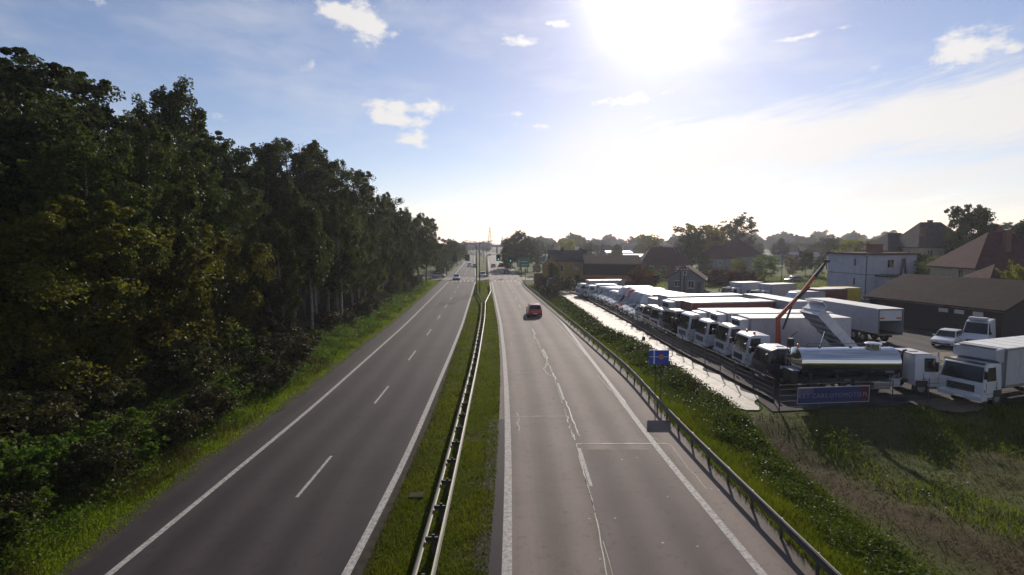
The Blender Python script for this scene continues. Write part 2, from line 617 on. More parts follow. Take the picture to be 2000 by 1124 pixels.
# soil colour by place: leaf litter under the wood, mown verge, brown cut bank, meadow
X, Y = GX.reshape(-1), GY.reshape(-1)
dl = c_verge(Y) - X
dr = X - c_rail(Y)
c_meadow = np.array([.075, .100, .022])
colr = np.tile(c_meadow, (nv, 1))
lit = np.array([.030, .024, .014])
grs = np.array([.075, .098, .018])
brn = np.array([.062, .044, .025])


def blend(base, col, f):
    return base * (1 - f[:, None]) + col * f[:, None]


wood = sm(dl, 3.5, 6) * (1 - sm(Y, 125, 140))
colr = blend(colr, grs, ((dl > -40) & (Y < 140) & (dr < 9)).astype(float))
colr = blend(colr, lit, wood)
bank = sm(dr, 5.0, 8.0) * (1 - sm(Y, yard_front(X) - .5, yard_front(X) + .5)) * (Y < 40)
def brown_band(x, y):
    # trampled strip of bare earth and dead grass that runs down the near bank
    xc = 12.6 + (28.5 - y) * .34
    return np.exp(-((x - xc) / 2.1) ** 2) * (1 - sm(y, 29.0, 30.5))


colr = blend(colr, brn, np.clip(np.maximum(bank * (.25 + .3 * np.clip(lump(X, Y, .8, 21) * 2, -1, 1)), brown_band(X, Y)), 0, 1))
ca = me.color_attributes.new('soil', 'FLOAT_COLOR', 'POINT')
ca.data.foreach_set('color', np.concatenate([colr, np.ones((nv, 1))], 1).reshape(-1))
m = bpy.data.materials.new('soil_and_turf')
m.use_nodes = True
t = NT(m.node_tree)
at = t.n('ShaderNodeAttribute', attribute_name='soil')
geo = t.n('ShaderNodeNewGeometry')
f = t.noise(geo.outputs['Position'], .35, 6, .65)
f2 = t.noise(geo.outputs['Position'], 5.0, 5, .7)
c = t.mix(t.math('MULTIPLY', t.step(f, .4, .65), .5), at.outputs['Color'], rgb(.050, .041, .019))
c = t.mix(t.math('MULTIPLY', t.step(f2, .45, .75), .55), c, rgb(.022, .022, .012))
b = t.n('ShaderNodeBsdfPrincipled')
t.put(b.inputs['Base Color'], c)
b.inputs['Roughness'].default_value = .95
b.inputs['Specular IOR Level'].default_value = .1
bp = t.n('ShaderNodeBump')
bp.inputs['Distance'].default_value = .08
t.put(bp.inputs['Height'], f2)
t.put(b.inputs['Normal'], bp.outputs[0])
t.put(t.n('ShaderNodeOutputMaterial').inputs[0], b.outputs[0])
me.materials.append(m)
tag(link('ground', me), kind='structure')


# ------------------------------------------------------------------ carriageways
def asphalt(name, c_dark, c_pale, rough, lane, off, speck=.35):
    m = bpy.data.materials.new(name)
    m.use_nodes = True
    t = NT(m.node_tree)
    uv = t.n('ShaderNodeUVMap')
    s = t.n('ShaderNodeSeparateXYZ')
    t.put(s.inputs[0], uv.outputs[0])
    # polished wheel tracks run along each lane
    wv = t.math('COSINE', t.math('MULTIPLY', t.math('ADD', s.outputs[0], off), 4 * math.pi / lane))
    st = t.n('ShaderNodeCombineXYZ')
    t.put(st.inputs[0], t.math('MULTIPLY', s.outputs[0], 1.6))
    t.put(st.inputs[1], t.math('MULTIPLY', s.outputs[1], .05))
    n1 = t.noise(st.outputs[0], 1.0, 5, .6)
    n2 = t.noise(uv.outputs[0], .22, 4, .6)
    n3 = t.noise(uv.outputs[0], 34, 2, .6)
    n4 = t.noise(uv.outputs[0], 2.6, 5, .7)
    k = t.math('ADD', t.math('MULTIPLY', wv, .20), t.math('ADD', t.math('MULTIPLY', n1, .75), t.math('MULTIPLY', n2, .75)))
    c = t.mix(t.step(k, .40, 1.10), rgb(*[x * .82 for x in c_dark]), rgb(*[x * 1.12 for x in c_pale]))
    c = t.mix(t.math('MULTIPLY', t.step(n3, .54, .70), speck), c, rgb(*[min(1, x * 2.1) for x in c_pale]))
    c = t.mix(t.math('MULTIPLY', t.step(n4, .52, .76), .7), c, rgb(*[x * .55 for x in c_dark]))
    b = t.n('ShaderNodeBsdfPrincipled')
    t.put(b.inputs['Base Color'], c)
    t.put(b.inputs['Roughness'], t.math('ADD', rough, t.math('MULTIPLY', n1, .14)))
    b.inputs['Specular IOR Level'].default_value = .2
    bp = t.n('ShaderNodeBump')
    bp.inputs['Strength'].default_value = .55
    bp.inputs['Distance'].default_value = .012
    t.put(bp.inputs['Height'], t.math('ADD', n3, t.math('MULTIPLY', n4, .6)))
    t.put(b.inputs['Normal'], bp.outputs[0])
    t.put(t.n('ShaderNodeOutputMaterial').inputs[0], b.outputs[0])
    MATS[name] = m
    return m


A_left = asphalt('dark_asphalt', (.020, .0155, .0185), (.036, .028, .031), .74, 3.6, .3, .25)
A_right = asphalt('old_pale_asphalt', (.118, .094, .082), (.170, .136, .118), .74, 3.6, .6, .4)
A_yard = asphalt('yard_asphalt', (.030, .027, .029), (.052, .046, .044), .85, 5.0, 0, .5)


def strip(name, fl, fr, ys, z, mt, ncol=4, kind='structure'):
    ys = np.asarray(ys, float)
    xl, xr = fl(ys), fr(ys)
    u = np.linspace(0, 1, ncol + 1)
    xs = xl[:, None] * (1 - u) + xr[:, None] * u
    yy = np.repeat(ys[:, None], ncol + 1, 1)
    v = np.stack([xs, yy, np.full_like(xs, z)], -1).reshape(-1, 3)
    n = ncol + 1
    i = np.arange(len(ys) * n).reshape(len(ys), n)
    q = np.stack([i[:-1, :-1], i[:-1, 1:], i[1:, 1:], i[1:, :-1]], -1).reshape(-1, 4)
    me = bpy.data.meshes.new(name)
    me.from_pydata(v.tolist(), [], q.tolist())
    uv = me.uv_layers.new(name='UVMap')
    uu = np.stack([xs - xl[:, None], yy], -1).reshape(-1, 2)
    uv.data.foreach_set('uv', uu[q.reshape(-1)].astype(np.float32).reshape(-1))
    me.materials.append(mt)
    return tag(link(name, me), kind=kind)


y_near = YS[YS < 560]
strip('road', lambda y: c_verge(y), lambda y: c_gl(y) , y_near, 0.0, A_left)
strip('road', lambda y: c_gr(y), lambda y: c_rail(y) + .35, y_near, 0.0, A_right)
cr = strip('side_street', lambda y: np.full_like(y, -75.), lambda y: np.full_like(y, 75.), np.arange(140.5, 153, 1.5), .008, A_right, 40)

M_line = mat('worn_white_road_paint', (.42, .40, .38), .75, spec=.2, col2=(.20, .185, .175), vscale=7, space='Object', bump=.2, dirt=.35)
M_seal = mat('glint_toned_joint_sealant', (.30, .28, .245), .65, spec=.25, col2=(.16, .15, .135), vscale=6)  # pale tone paints the sun's glint on bitumen seams into the colour


def paint(name, pieces, mt, z=.006):
    """pieces: quads as four (x, y) corners."""
    k = MB()
    for q in pieces:
        k.add([(p[0], p[1], z) for p in q], [(0, 1, 2, 3)])
    return tag(k.build(name, mt), kind='structure')


def band_quads(f, hw, y0, y1, step=2.0):
    out = []
    y = y0
    while y < y1 - 1e-6:
        z = min(y + step, y1)
        out.append([(f(y) - hw, y), (f(y) + hw, y), (f(z) + hw, z), (f(z) - hw, z)])
        y = z
    return out


lines = []
for f, hw in ((c_L1, .11), (c_L2, .13), (c_R1, .15), (c_R2, .14)):
    lines += band_quads(f, hw, -20, 134.5) + band_quads(f, hw, 156, 540, 8)
paint('lane_edge_lines', lines, M_line)
d0 = P(617, 928)[1]
dash = []
k = -3
while True:
    y0 = d0 - 2.0 + 12.05 * k
    if y0 > 520:
        break
    if y0 + 4 < 134 or y0 > 156:
        dash += band_quads(c_mid, .065, y0, y0 + 4, 2)
    k += 1
d1 = P(1144, 910)[1]
k = -2
while True:
    y0 = d1 - 2.0 + 11.9 * k
    if y0 > 520:
        break
    if y0 + 4 < 118 or y0 > 156:
        dash += band_quads(lambda y: c_seam(y) + .13, .07, y0, y0 + 4, 2)
    k += 1
dash += band_quads(lambda y: c_seam(y) + .13, .07, 112, 134.5)
paint('lane_dashes', dash, M_line)
zeb = []
for fl, fr in ((c_L1, c_L2), (c_R1, c_R2)):
    xl, xr = float(fl(137.)) + .3, float(fr(137.)) - .3
    n = 6
    for i in range(n):
        cx = xl + (i + .5) * (xr - xl) / n
        zeb.append([(cx - .28, 135.3), (cx + .28, 135.3), (cx + .28, 138.9), (cx - .28, 138.9)])
paint('zebra_crossing', zeb, M_line)

# joint sealant: straight saw cuts, the wandering crack along the middle, blots
rs = np.random.RandomState(4)


def ribbon(pts, hw, jit=0.0):
    """pts in (x, y); a crooked thin ribbon through them."""
    q = []
    for i in range(len(pts) - 1):
        (x0, y0), (x1, y1) = pts[i], pts[i + 1]
        n = max(1, int(math.hypot(x1 - x0, y1 - y0) / .35))
        for j in range(n):
            q.append((x0 + (x1 - x0) * j / n, y0 + (y1 - y0) * j / n))
    q.append(pts[-1])
    q = [(x + rs.normal(0, jit), y + rs.normal(0, jit)) for x, y in q]
    out = []
    w0 = hw
    L = []
    for i in range(len(q)):
        a, b = q[max(0, i - 1)], q[min(len(q) - 1, i + 1)]
        d = Vector((b[0] - a[0], b[1] - a[1])).normalized()
        wv = hw * rs.uniform(.55, 1.45) if jit else hw
        L.append(((q[i][0] - d.y * wv, q[i][1] + d.x * wv), (q[i][0] + d.y * wv, q[i][1] - d.x * wv)))
    for i in range(len(L) - 1):
        out.append([L[i][0], L[i][1], L[i + 1][1], L[i + 1][0]])
    return out


seal = []
ys = np.arange(6, 110, .7)
for a_, b_ in ((14, 17.2), (18.4, 24.5), (26, 31), (31.8, 47), (48, 58), (61, 78), (80, 104)):
    seal += ribbon([(float(c_seam(y)) - .02, float(y)) for y in np.arange(a_, b_, .7)], .012, .006)


def pix(*pts):
    return [P(a, b) for a, b in pts]


seal += ribbon(pix((998, 815), (1050, 813.5), (1110, 813.5)), .035, .012)
seal += ribbon(pix((1126, 867.6), (1230, 867), (1306, 867)), .035, .012)
seal += ribbon(pix((998, 728), (1051, 729)), .035, .02)
seal += ribbon(pix((1103, 783), (1112, 803), (1120, 826), (1132, 853)), .034, .025)
seal += ribbon(pix((1126, 868), (1140, 920), (1153, 967), (1170, 1040), (1185, 1124)), .018, .010)
seal += ribbon(pix((1051, 668), (1060, 690), (1071, 712), (1078, 728), (1087, 742)), .042, .04)
seal += ribbon(pix((1068, 708), (1062, 722), (1075, 735)), .03, .05)
seal += ribbon(pix((1040, 655), (1051, 668)), .05, .06)
seal += ribbon(pix((1107, 813), (1112, 835), (1124, 862)), .03, .03)
seal += ribbon(pix((999, 676), (999, 668), (1003, 668)), .02, .01) + ribbon(pix((1032, 670), (1036, 672), (1035, 678)), .02, .01) + ribbon(pix((985, 678), (1050, 678)), .012, .01)
seal += ribbon(pix((1005, 806), (1012, 812), (1014, 822), (1009, 828), (1015, 836), (1012, 842)), .03, .03)
seal += ribbon(pix((1168, 735), (1200, 770), (1240, 824), (1262, 850), (1300, 866), (1310, 870), (1345, 915), (1380, 955)), .014, .02)
seal += ribbon(pix((1060, 600), (1110, 655), (1168, 720), (1225, 790)), .02, .02)
for i in range(34):
    y = rs.uniform(12, 60)
    x = float(c_R1(y)) + rs.uniform(.4, 8.5)
    s = rs.uniform(.015, .045)
    seal.append([(x - s, y - s), (x + s, y - s * .7), (x + s * .8, y + s), (x - s * .7, y + s * .8)])
paint('crack_sealant', seal, M_seal, .010)

# rectangular asphalt repairs, darker because newer
M_patch = asphalt('repair_asphalt', (.084, .070, .064), (.115, .094, .086), .74, 3.6, 0, .25)
q = [P(1126, 868), P(1306, 868)]
y0 = q[0][1]
strip('asphalt_repair', lambda y: c_seam(y) + .03, lambda y: c_R2(y) - .16, np.arange(-5, y0, .8), .003, M_patch, 3)
strip('asphalt_repair', lambda y: c_R1(y) - 1.0, lambda y: c_R1(y) - .16, np.arange(-5, P(990, 815)[1], 1.), .003, A_left, 1)

# gravel and grit that lies along the kerbless edges
M_grit = mat('edge_grit', (.055, .046, .036), .95, spec=.1, col2=(.028, .026, .018), vscale=2.2, bump=.5, bscale=40)
strip('gravel_margin', lambda y: c_L2(y) + .16, lambda y: c_gl(y) + .12 + .1 * np.sin(y * 1.7) + .08 * np.sin(y * .53), np.arange(-10, 100, .6), .004, M_grit, 1)
strip('gravel_margin', lambda y: c_verge(y) - .45 + .14 * np.sin(y * 1.3) + .1 * np.sin(y * 3.1), lambda y: c_verge(y) + .12 + .1 * np.sin(y * 2.1), np.arange(-10, 130, .6), .004, M_grit, 1)

# ------------------------------------------------------------------ yard and the pale track at its edge
M_track = mat('pale_gravel_track', (.36, .325, .275), .66, spec=.3, col2=(.17, .15, .12), vscale=1.0, bump=1.0, bscale=7, space='Object')
ys = np.arange(30.6, 112, .6)
rag = lambda y: .22 * np.sin(y * 1.9) + .18 * np.sin(y * .71 + 1) + .12 * np.sin(y * 4.3)
strip('gravel_track', lambda y: c_track(y) + rag(y) + .9 * np.clip((33 - y) / 2.4, 0, 1) ** 2, lambda y: c_edge(y) + .25 * np.sin(y * 2.3) + .2 * np.sin(y * .9) - 1.6 * np.clip((33.4 - y) / 2.8, 0, 1) ** 1.5, ys, .012, M_track, 6)
kb = MB()
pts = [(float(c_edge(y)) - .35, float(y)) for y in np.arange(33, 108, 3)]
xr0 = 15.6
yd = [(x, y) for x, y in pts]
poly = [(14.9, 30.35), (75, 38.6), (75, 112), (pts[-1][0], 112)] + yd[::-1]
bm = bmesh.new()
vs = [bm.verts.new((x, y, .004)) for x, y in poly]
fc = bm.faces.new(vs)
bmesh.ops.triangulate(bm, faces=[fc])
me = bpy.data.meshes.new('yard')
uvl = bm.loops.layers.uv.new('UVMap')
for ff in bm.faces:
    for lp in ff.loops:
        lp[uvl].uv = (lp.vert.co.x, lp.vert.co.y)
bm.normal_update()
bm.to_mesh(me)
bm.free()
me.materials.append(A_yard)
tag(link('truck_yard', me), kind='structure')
# worn brown earth on the yard near the parked car
M_earth = mat('worn_brown_earth', (.12, .085, .05), .9, col2=(.07, .055, .04), vscale=.8, bump=.5)
for c0, rx, ry in (((37.5, 44.5), 5.5, 2.6), ((26.2, 31.6), 2.0, 1.3)):
    k = MB()
    n = 40
    ring = [(c0[0] + rx * math.cos(a) * (1 + .15 * math.sin(3 * a + 1) + .08 * math.sin(7 * a)), c0[1] + ry * math.sin(a) * (1 + .2 * math.sin(2 * a) + .07 * math.sin(9 * a)), .009) for a in (2 * math.pi * i / n for i in range(n))]
    k.add(ring, [tuple(range(n))])
    tag(k.build('earth_patch', M_earth), kind='structure')


# ------------------------------------------------------------------ guard rails
def w_beam(pts, side):
    """W-profile crash barrier beam along (x, y) points; side +1 bulges to the right of the direction of travel."""
    prof = [(0, .44), (.045, .47), (.05, .53), (.012, .575), (.012, .605), (.05, .65), (.045, .71), (0, .745)]
    th = .014
    loop = prof + [(o - th, z + (.004 if z > .59 else -.004)) for o, z in reversed(prof)]
    k = MB()
    n = len(loop)
    rings = []
    for i, p in enumerate(pts):
        a, b = pts[max(0, i - 1)], pts[min(len(pts) - 1, i + 1)]
        d = Vector((b[0] - a[0], b[1] - a[1])).normalized()
        nrm = Vector((d.y, -d.x)) * side
        rings.append([(p[0] + nrm.x * o, p[1] + nrm.y * o, z) for o, z in loop])
    vs = [q for r in rings for q in r]
    fs = []
    for i in range(len(pts) - 1):
        for j in range(n):
            fs.append((i * n + j, i * n + (j + 1) % n, (i + 1) * n + (j + 1) % n, (i + 1) * n + j))
    fs += [tuple(range(n)), tuple((len(pts) - 1) * n + j for j in range(n - 1, -1, -1))]
    return k.add(vs, fs)


k = MB()
k.box((0, 0, .33), (.09, .05, .70))
post_me = k.mesh('post', M_galv_shade)
k = MB()
k.box((0, 0, .54), (.34, .06, .12))
spacer_me = k.mesh('spacer', M_galv_shade)

# double barrier along the median, forking at the crossing
ml = lambda y: float(c_ml(y))
mr = lambda y: float(c_mr(y))
y_f = P(941.5, 588, .72)[1]
med = thing('crash_barrier', 'double steel crash barrier along the grass median, forking in a Y before the crossing', 'crash barrier', (0, 0, 0))
run = [(ml(y), y) for y in np.arange(-12, y_f, 2.0)] + [P(941.5, 588, .72), P(936, 577, .72), P(930.5, 569, .72), P(930.2, 560, .72), P(931.5, 551, .72)]
w_beam(run, -1).build('beam', M_galv, med)
run2 = [(mr(y), y) for y in np.arange(-12, y_f, 2.0)] + [P(948, 590, .72), P(953, 580, .72), P(959, 568, .72), P(957.5, 560, .72), P(956.5, 552, .72)]
w_beam(run2, 1).build('beam', M_galv, med)
for y in np.arange(8, y_f - 1, 2.0):
    x = (ml(y) + mr(y)) / 2
    link('post', post_me, med, (x, y, 0))
    sp = link('spacer', spacer_me, med, (x, y, 0))
    sp.scale = (max(.3, (mr(y) - ml(y)) / .34), 1, 1)
for br in (run[-5:], run2[-5:]):
    for i in range(len(br) - 1):
        for s in (0, .5):
            link('post', post_me, med, (br[i][0] * (1 - s) + br[i + 1][0] * s, br[i][1] * (1 - s) + br[i + 1][1] * s, 0))
# single barrier along the right edge
rt = thing('crash_barrier', 'single steel crash barrier on posts along the outer shoulder beside the weedy ditch', 'crash barrier', (0, 0, 0))
w_beam([(float(c_rail(y)), y) for y in np.arange(6, 134, 2.0)], -1).build('beam', M_galv_shade, rt)
for y in np.arange(7, 133, 2.0):
    link('post', post_me, rt, (float(c_rail(y)) + .09, y, 0))
k = MB()
k.box((0, 0, .04), (.55, .4, .1))
o = k.build('drain_cover', M_grit, None, bevel=.02)
o.location = (*P(813, 971), 0)
tag(o, 'small concrete drain cover in the median grass beside the crash barrier', 'drain cover')

# ------------------------------------------------------------------ vehicles
_WH = {}


def wheel_meshes(r, wd):
    key = (round(r, 2), round(wd, 2))
    if key not in _WH:
        a = MB()
        a.lathe([(-wd / 2, r * .55), (-wd / 2, r * .93), (-wd * .38, r), (wd * .38, r), (wd / 2, r * .93), (wd / 2, r * .55)], 20)
        b = MB()
        b.lathe([(-wd * .52, r * .15), (-wd * .53, r * .5), (-wd * .45, r * .6), (wd * .45, r * .6), (wd * .53, r * .5), (wd * .52, r * .15)], 16)
        _WH[key] = (a.mesh('wheel', M_rubber, smooth=True), b.mesh('rim', M_rim, smooth=True))
    return _WH[key]


def wheels(root, xs, half, r, wd=.26):
    a, b = wheel_meshes(r, wd)
    for x in xs:
        for s in (-1, 1):
            o = link('wheel', a, root, (x, s * (half - wd / 2), r))
            link('rim', b, o)


def hw_at(z, w, w2, zs, zt):
    return (w + (w2 - w) * max(0, (z - zs) / (zt - zs))) / 2


def cab(root, Lc=1.9, W=2.35, Hc=2.7, zb=.42, paint=M_white, roofpaint=None, dark_lower=False, visor=True, text=None, high=0.0):
    """Forward-control lorry cab; its front is at local x = 0 and faces +x."""
    zs, W2 = 1.42, W - .22
    prof = [(-.04, zb), (0, .75), (-.02, zs), (-.30, Hc - .14), (-.46, Hc - .02), (-.75, Hc + .03), (-Lc, Hc), (-Lc, .62), (-1.72, .62), (-1.6, .95), (-1.05, .95), (-.9, zb)]
    k = MB()
    k.prism(prof, W, W2, zs)
    k.build('cab', paint, root, bevel=.045, smooth=True)

    def hw(z):
        return hw_at(z, W, W2, zs, Hc + .03)

    def fx(z):
        return -.02 + (-.28) * (z - zs) / (Hc - .14 - zs)
    k = MB()
    z0, z1 = zs + .04, Hc - .17
    k.panel((fx(z0), -hw(z0) + .07, z0), (fx(z0), hw(z0) - .07, z0), (fx(z1), hw(z1) - .09, z1), (fx(z1), -hw(z1) + .09, z1), off=.012)
    k.build('windscreen', M_glass, root, bevel=.02)
    for s in (-1, 1):
        k = MB()
        a, b, c, d = (-.30, z0 + .06), (-1.18, z0 + .06), (-1.18, z1 - .02), (-.48, z1 - .02)
        pts = [(p[0], s * hw(p[1]), p[1]) for p in (a, b, c, d)]
        if s < 0:
            k.panel(pts[0], pts[3], pts[2], pts[1], off=.012)
        else:
            k.panel(*pts, off=.012)
        win = k.build('side_window', M_glass, root, bevel=.02)
        k = MB()
        k.box((.06, s * (W / 2 + .13), 1.95), (.10, .20, .46))
        k.tube((-.12, s * (W / 2 - .10), 2.22), (.05, s * (W / 2 + .10), 2.16), .018, n=6)
        k.build('mirror', M_black, root, bevel=.02)
        k = MB()
        k.box((.02, s * (W / 2 - .34), .62), (.06, .40, .19))
        k.build('headlight', M_lamp, root, bevel=.03)
        k = MB()
        k.box((-1.33, s * (W / 2 - .04), .74), (.78, .10, .44))
        k.build('wheel_arch', M_black, root, bevel=.02)
        k = MB()
        for xx in (-.26, -1.24):
            k.box((xx, s * (W / 2 + .001), 1.10), (.022, .012, .66))
        k.box((-.75, s * (W / 2 + .001), .78), (.96, .012, .022))
        k.build('door_seam', M_black, root)
        k = MB()
        k.box((-.10, s * (W / 2 - .02), .98), (.10, .09, .14))
        k.build('indicator', M_amber, root)
        k = MB()
        k.box((-.70, s * (W / 2 - .05), .50), (.55, .16, .08))
        k.build('step', M_chassis, root)
        k = MB()
        k.panel((-1.28, s * (W / 2 + .001), 1.05), (-1.28, s * (W / 2 + .001), 1.10), (-1.12, s * (W / 2 + .001), 1.10), (-1.12, s * (W / 2 + .001), 1.05), off=.02 * s, thick=.03)
        k.build('door_handle', M_black, root)
    k = MB()
    k.box((.004, 0, 1.02), (.05, W * .62, .42))
    g = k.build('grille', M_black, root, bevel=.02)
    k = MB()
    for i in range(4):
        k.box((.036, 0, .87 + .1 * i), (.03, W * .6, .022))
    k.build('grille_bar', M_chassis if dark_lower else M_rim, g)
    k = MB()
    k.box((-.02, 0, .50), (.22, W, .26))
    k.build('bumper', M_black if dark_lower else paint, root, bevel=.05)
    k = MB()
    k.box((.10, 0, .46), (.015, .52, .11))
    k.build('licence_plate', M_plate, root)
    if visor:
        k = MB()
        k.panel((-.20, -W2 / 2, Hc - .08), (-.20, W2 / 2, Hc - .08), (-.34, W2 / 2, Hc + .02), (-.34, -W2 / 2, Hc + .02), off=.10, thick=.03)
        k.build('sun_visor', M_black, root)
    for s in (-1, 1):
        k = MB()
        k.tube((.03, s * .35, zs + .02), (fx(zs + .5) + .035, s * .35 - .35, zs + .5), .012, n=5)
        k.build('wiper', M_black, root)
    if text:
        cu = bpy.data.curves.new('lettering', 'FONT')
        cu.body = text
        cu.size = .24
        cu.align_x = 'CENTER'
        cu.extrude = .006
        cu.space_character = 1.25
        to = bpy.data.objects.new('lettering', cu)
        dg = bpy.context.evaluated_depsgraph_get()
        tm = bpy.data.meshes.new_from_object(to)
        tm.materials.append(M_plate)
        o = link('lettering', tm, root, (.035, 0, 1.24))
        o.rotation_euler = (math.pi / 2, 0, math.pi / 2)
        bpy.data.objects.remove(to)
    if roofpaint:
        k = MB()
        k.box((-1.25, 0, Hc + .045), (Lc - .55, W2 - .15, .07))
        k.box((-1.3, 0, Hc + .10), (.55, .6, .05))
        k.build('cab_roof', roofpaint, root, bevel=.02)


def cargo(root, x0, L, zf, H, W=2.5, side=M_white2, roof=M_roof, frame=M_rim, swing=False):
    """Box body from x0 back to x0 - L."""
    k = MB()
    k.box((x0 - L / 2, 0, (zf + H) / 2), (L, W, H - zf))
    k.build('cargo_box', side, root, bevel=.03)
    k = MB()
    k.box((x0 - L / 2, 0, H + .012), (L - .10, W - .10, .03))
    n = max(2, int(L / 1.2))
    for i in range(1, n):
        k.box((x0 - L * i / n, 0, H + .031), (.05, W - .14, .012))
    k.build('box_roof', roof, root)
    k = MB()
    for s in (-1, 1):
        k.box((x0 - L / 2, s * (W / 2 + .006), H - .045), (L + .02, .03, .10))
        k.box((x0 - L / 2, s * (W / 2 + .006), zf + .05), (L + .02, .03, .12))
        for e in (0, 1):
            k.box((x0 - L * e, s * (W / 2 - .03), (zf + H) / 2), (.03, .10, H - zf - .02))
    k.build('box_edge_rail', frame, root)
    k = MB()
    n = max(3, int(L / 1.25))
    for i in range(1, n):
        for s in (-1, 1):
            k.box((x0 - L * i / n, s * (W / 2 + .002), (zf + H) / 2), (.035, .012, H - zf - .24))
    k.build('panel_seam', side, root)
    k = MB()
    for s in (-1, 1):
        k.panel((x0 - L, s * .02, zf + .12), (x0 - L, s * (W / 2 - .12), zf + .12), (x0 - L, s * (W / 2 - .12), H - .14), (x0 - L, s * .02, H - .14), off=.015, thick=.03)
    k.build('rear_door', side, root)
    for s in (-1, 1):
        k = MB()
        k.box((x0 - L - .02, s * (W / 2 - .22), zf - .18), (.05, .34, .13))
        k.build('tail_light', M_tail, root)


def chassis(root, x0, x1, z=.78, W=.9):
    k = MB()
    for s in (-1, 1):
        k.box(((x0 + x1) / 2, s * W / 2, z), (abs(x1 - x0), .09, .22))
    k.box(((x0 + x1) / 2, 0, z - .02), (abs(x1 - x0) * .9, W * .8, .12))
    k.build('chassis', M_chassis, root)
    k = MB()
    L = abs(x1 - x0)
    k.box((x0 - L * .30, -.85, .62), (min(1.2, L * .25), .5, .5))
    k.build('fuel_tank', M_rim, root, bevel=.06)
    k = MB()
    for s in (-1, 1):
        k.box((x0 - L * .52, s * 1.12, .66), (L * .30, .04, .34))
    k.build('side_guard', M_chassis, root)


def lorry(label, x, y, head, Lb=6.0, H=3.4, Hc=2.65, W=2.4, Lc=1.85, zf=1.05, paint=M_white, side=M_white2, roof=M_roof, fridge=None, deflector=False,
          group='lorries parked in the yard row', text=None, visor=True, name='box_lorry', roofpaint=None, dark_lower=False, Wb=None):
    r = thing(name, label, 'lorry', (x, y, 0), head, group)
    cab(r, Lc=Lc, W=W, Hc=Hc, paint=paint, text=text, visor=visor, roofpaint=roofpaint, dark_lower=dark_lower)
    Wb = Wb or W + .1
    x0 = -Lc - .18
    if Lb:
        cargo(r, x0, Lb, zf, H, Wb, side, roof)
        chassis(r, -Lc + .1, x0 - Lb + .1)
        wheels(r, (-1.33, x0 - Lb * .72), W / 2, .46)
    if fridge:
        k = MB()
        k.box((x0 + .36, 0, H - .55), (.74, Wb * .78, .86))
        fo = k.build('refrigeration_unit', M_white, r, bevel=.12)
        k = MB()
        k.box((x0 + .74, 0, H - .55), (.03, Wb * .55, .42))
        for i in range(4):
            k.box((x0 + .76, 0, H - .70 + .1 * i), (.03, Wb * .52, .025))
        k.build('fan_grille', M_black, fo)
    if deflector:
        k = MB()
        k.prism([(-.55, Hc + .05), (-.75, Hc + .25), (-1.35, H - .12), (-Lc + .05, H - .02), (-Lc + .05, Hc + .05)], W - .35, W - .55)
        k.build('wind_deflector', paint, r, bevel=.05, smooth=True)
    return r


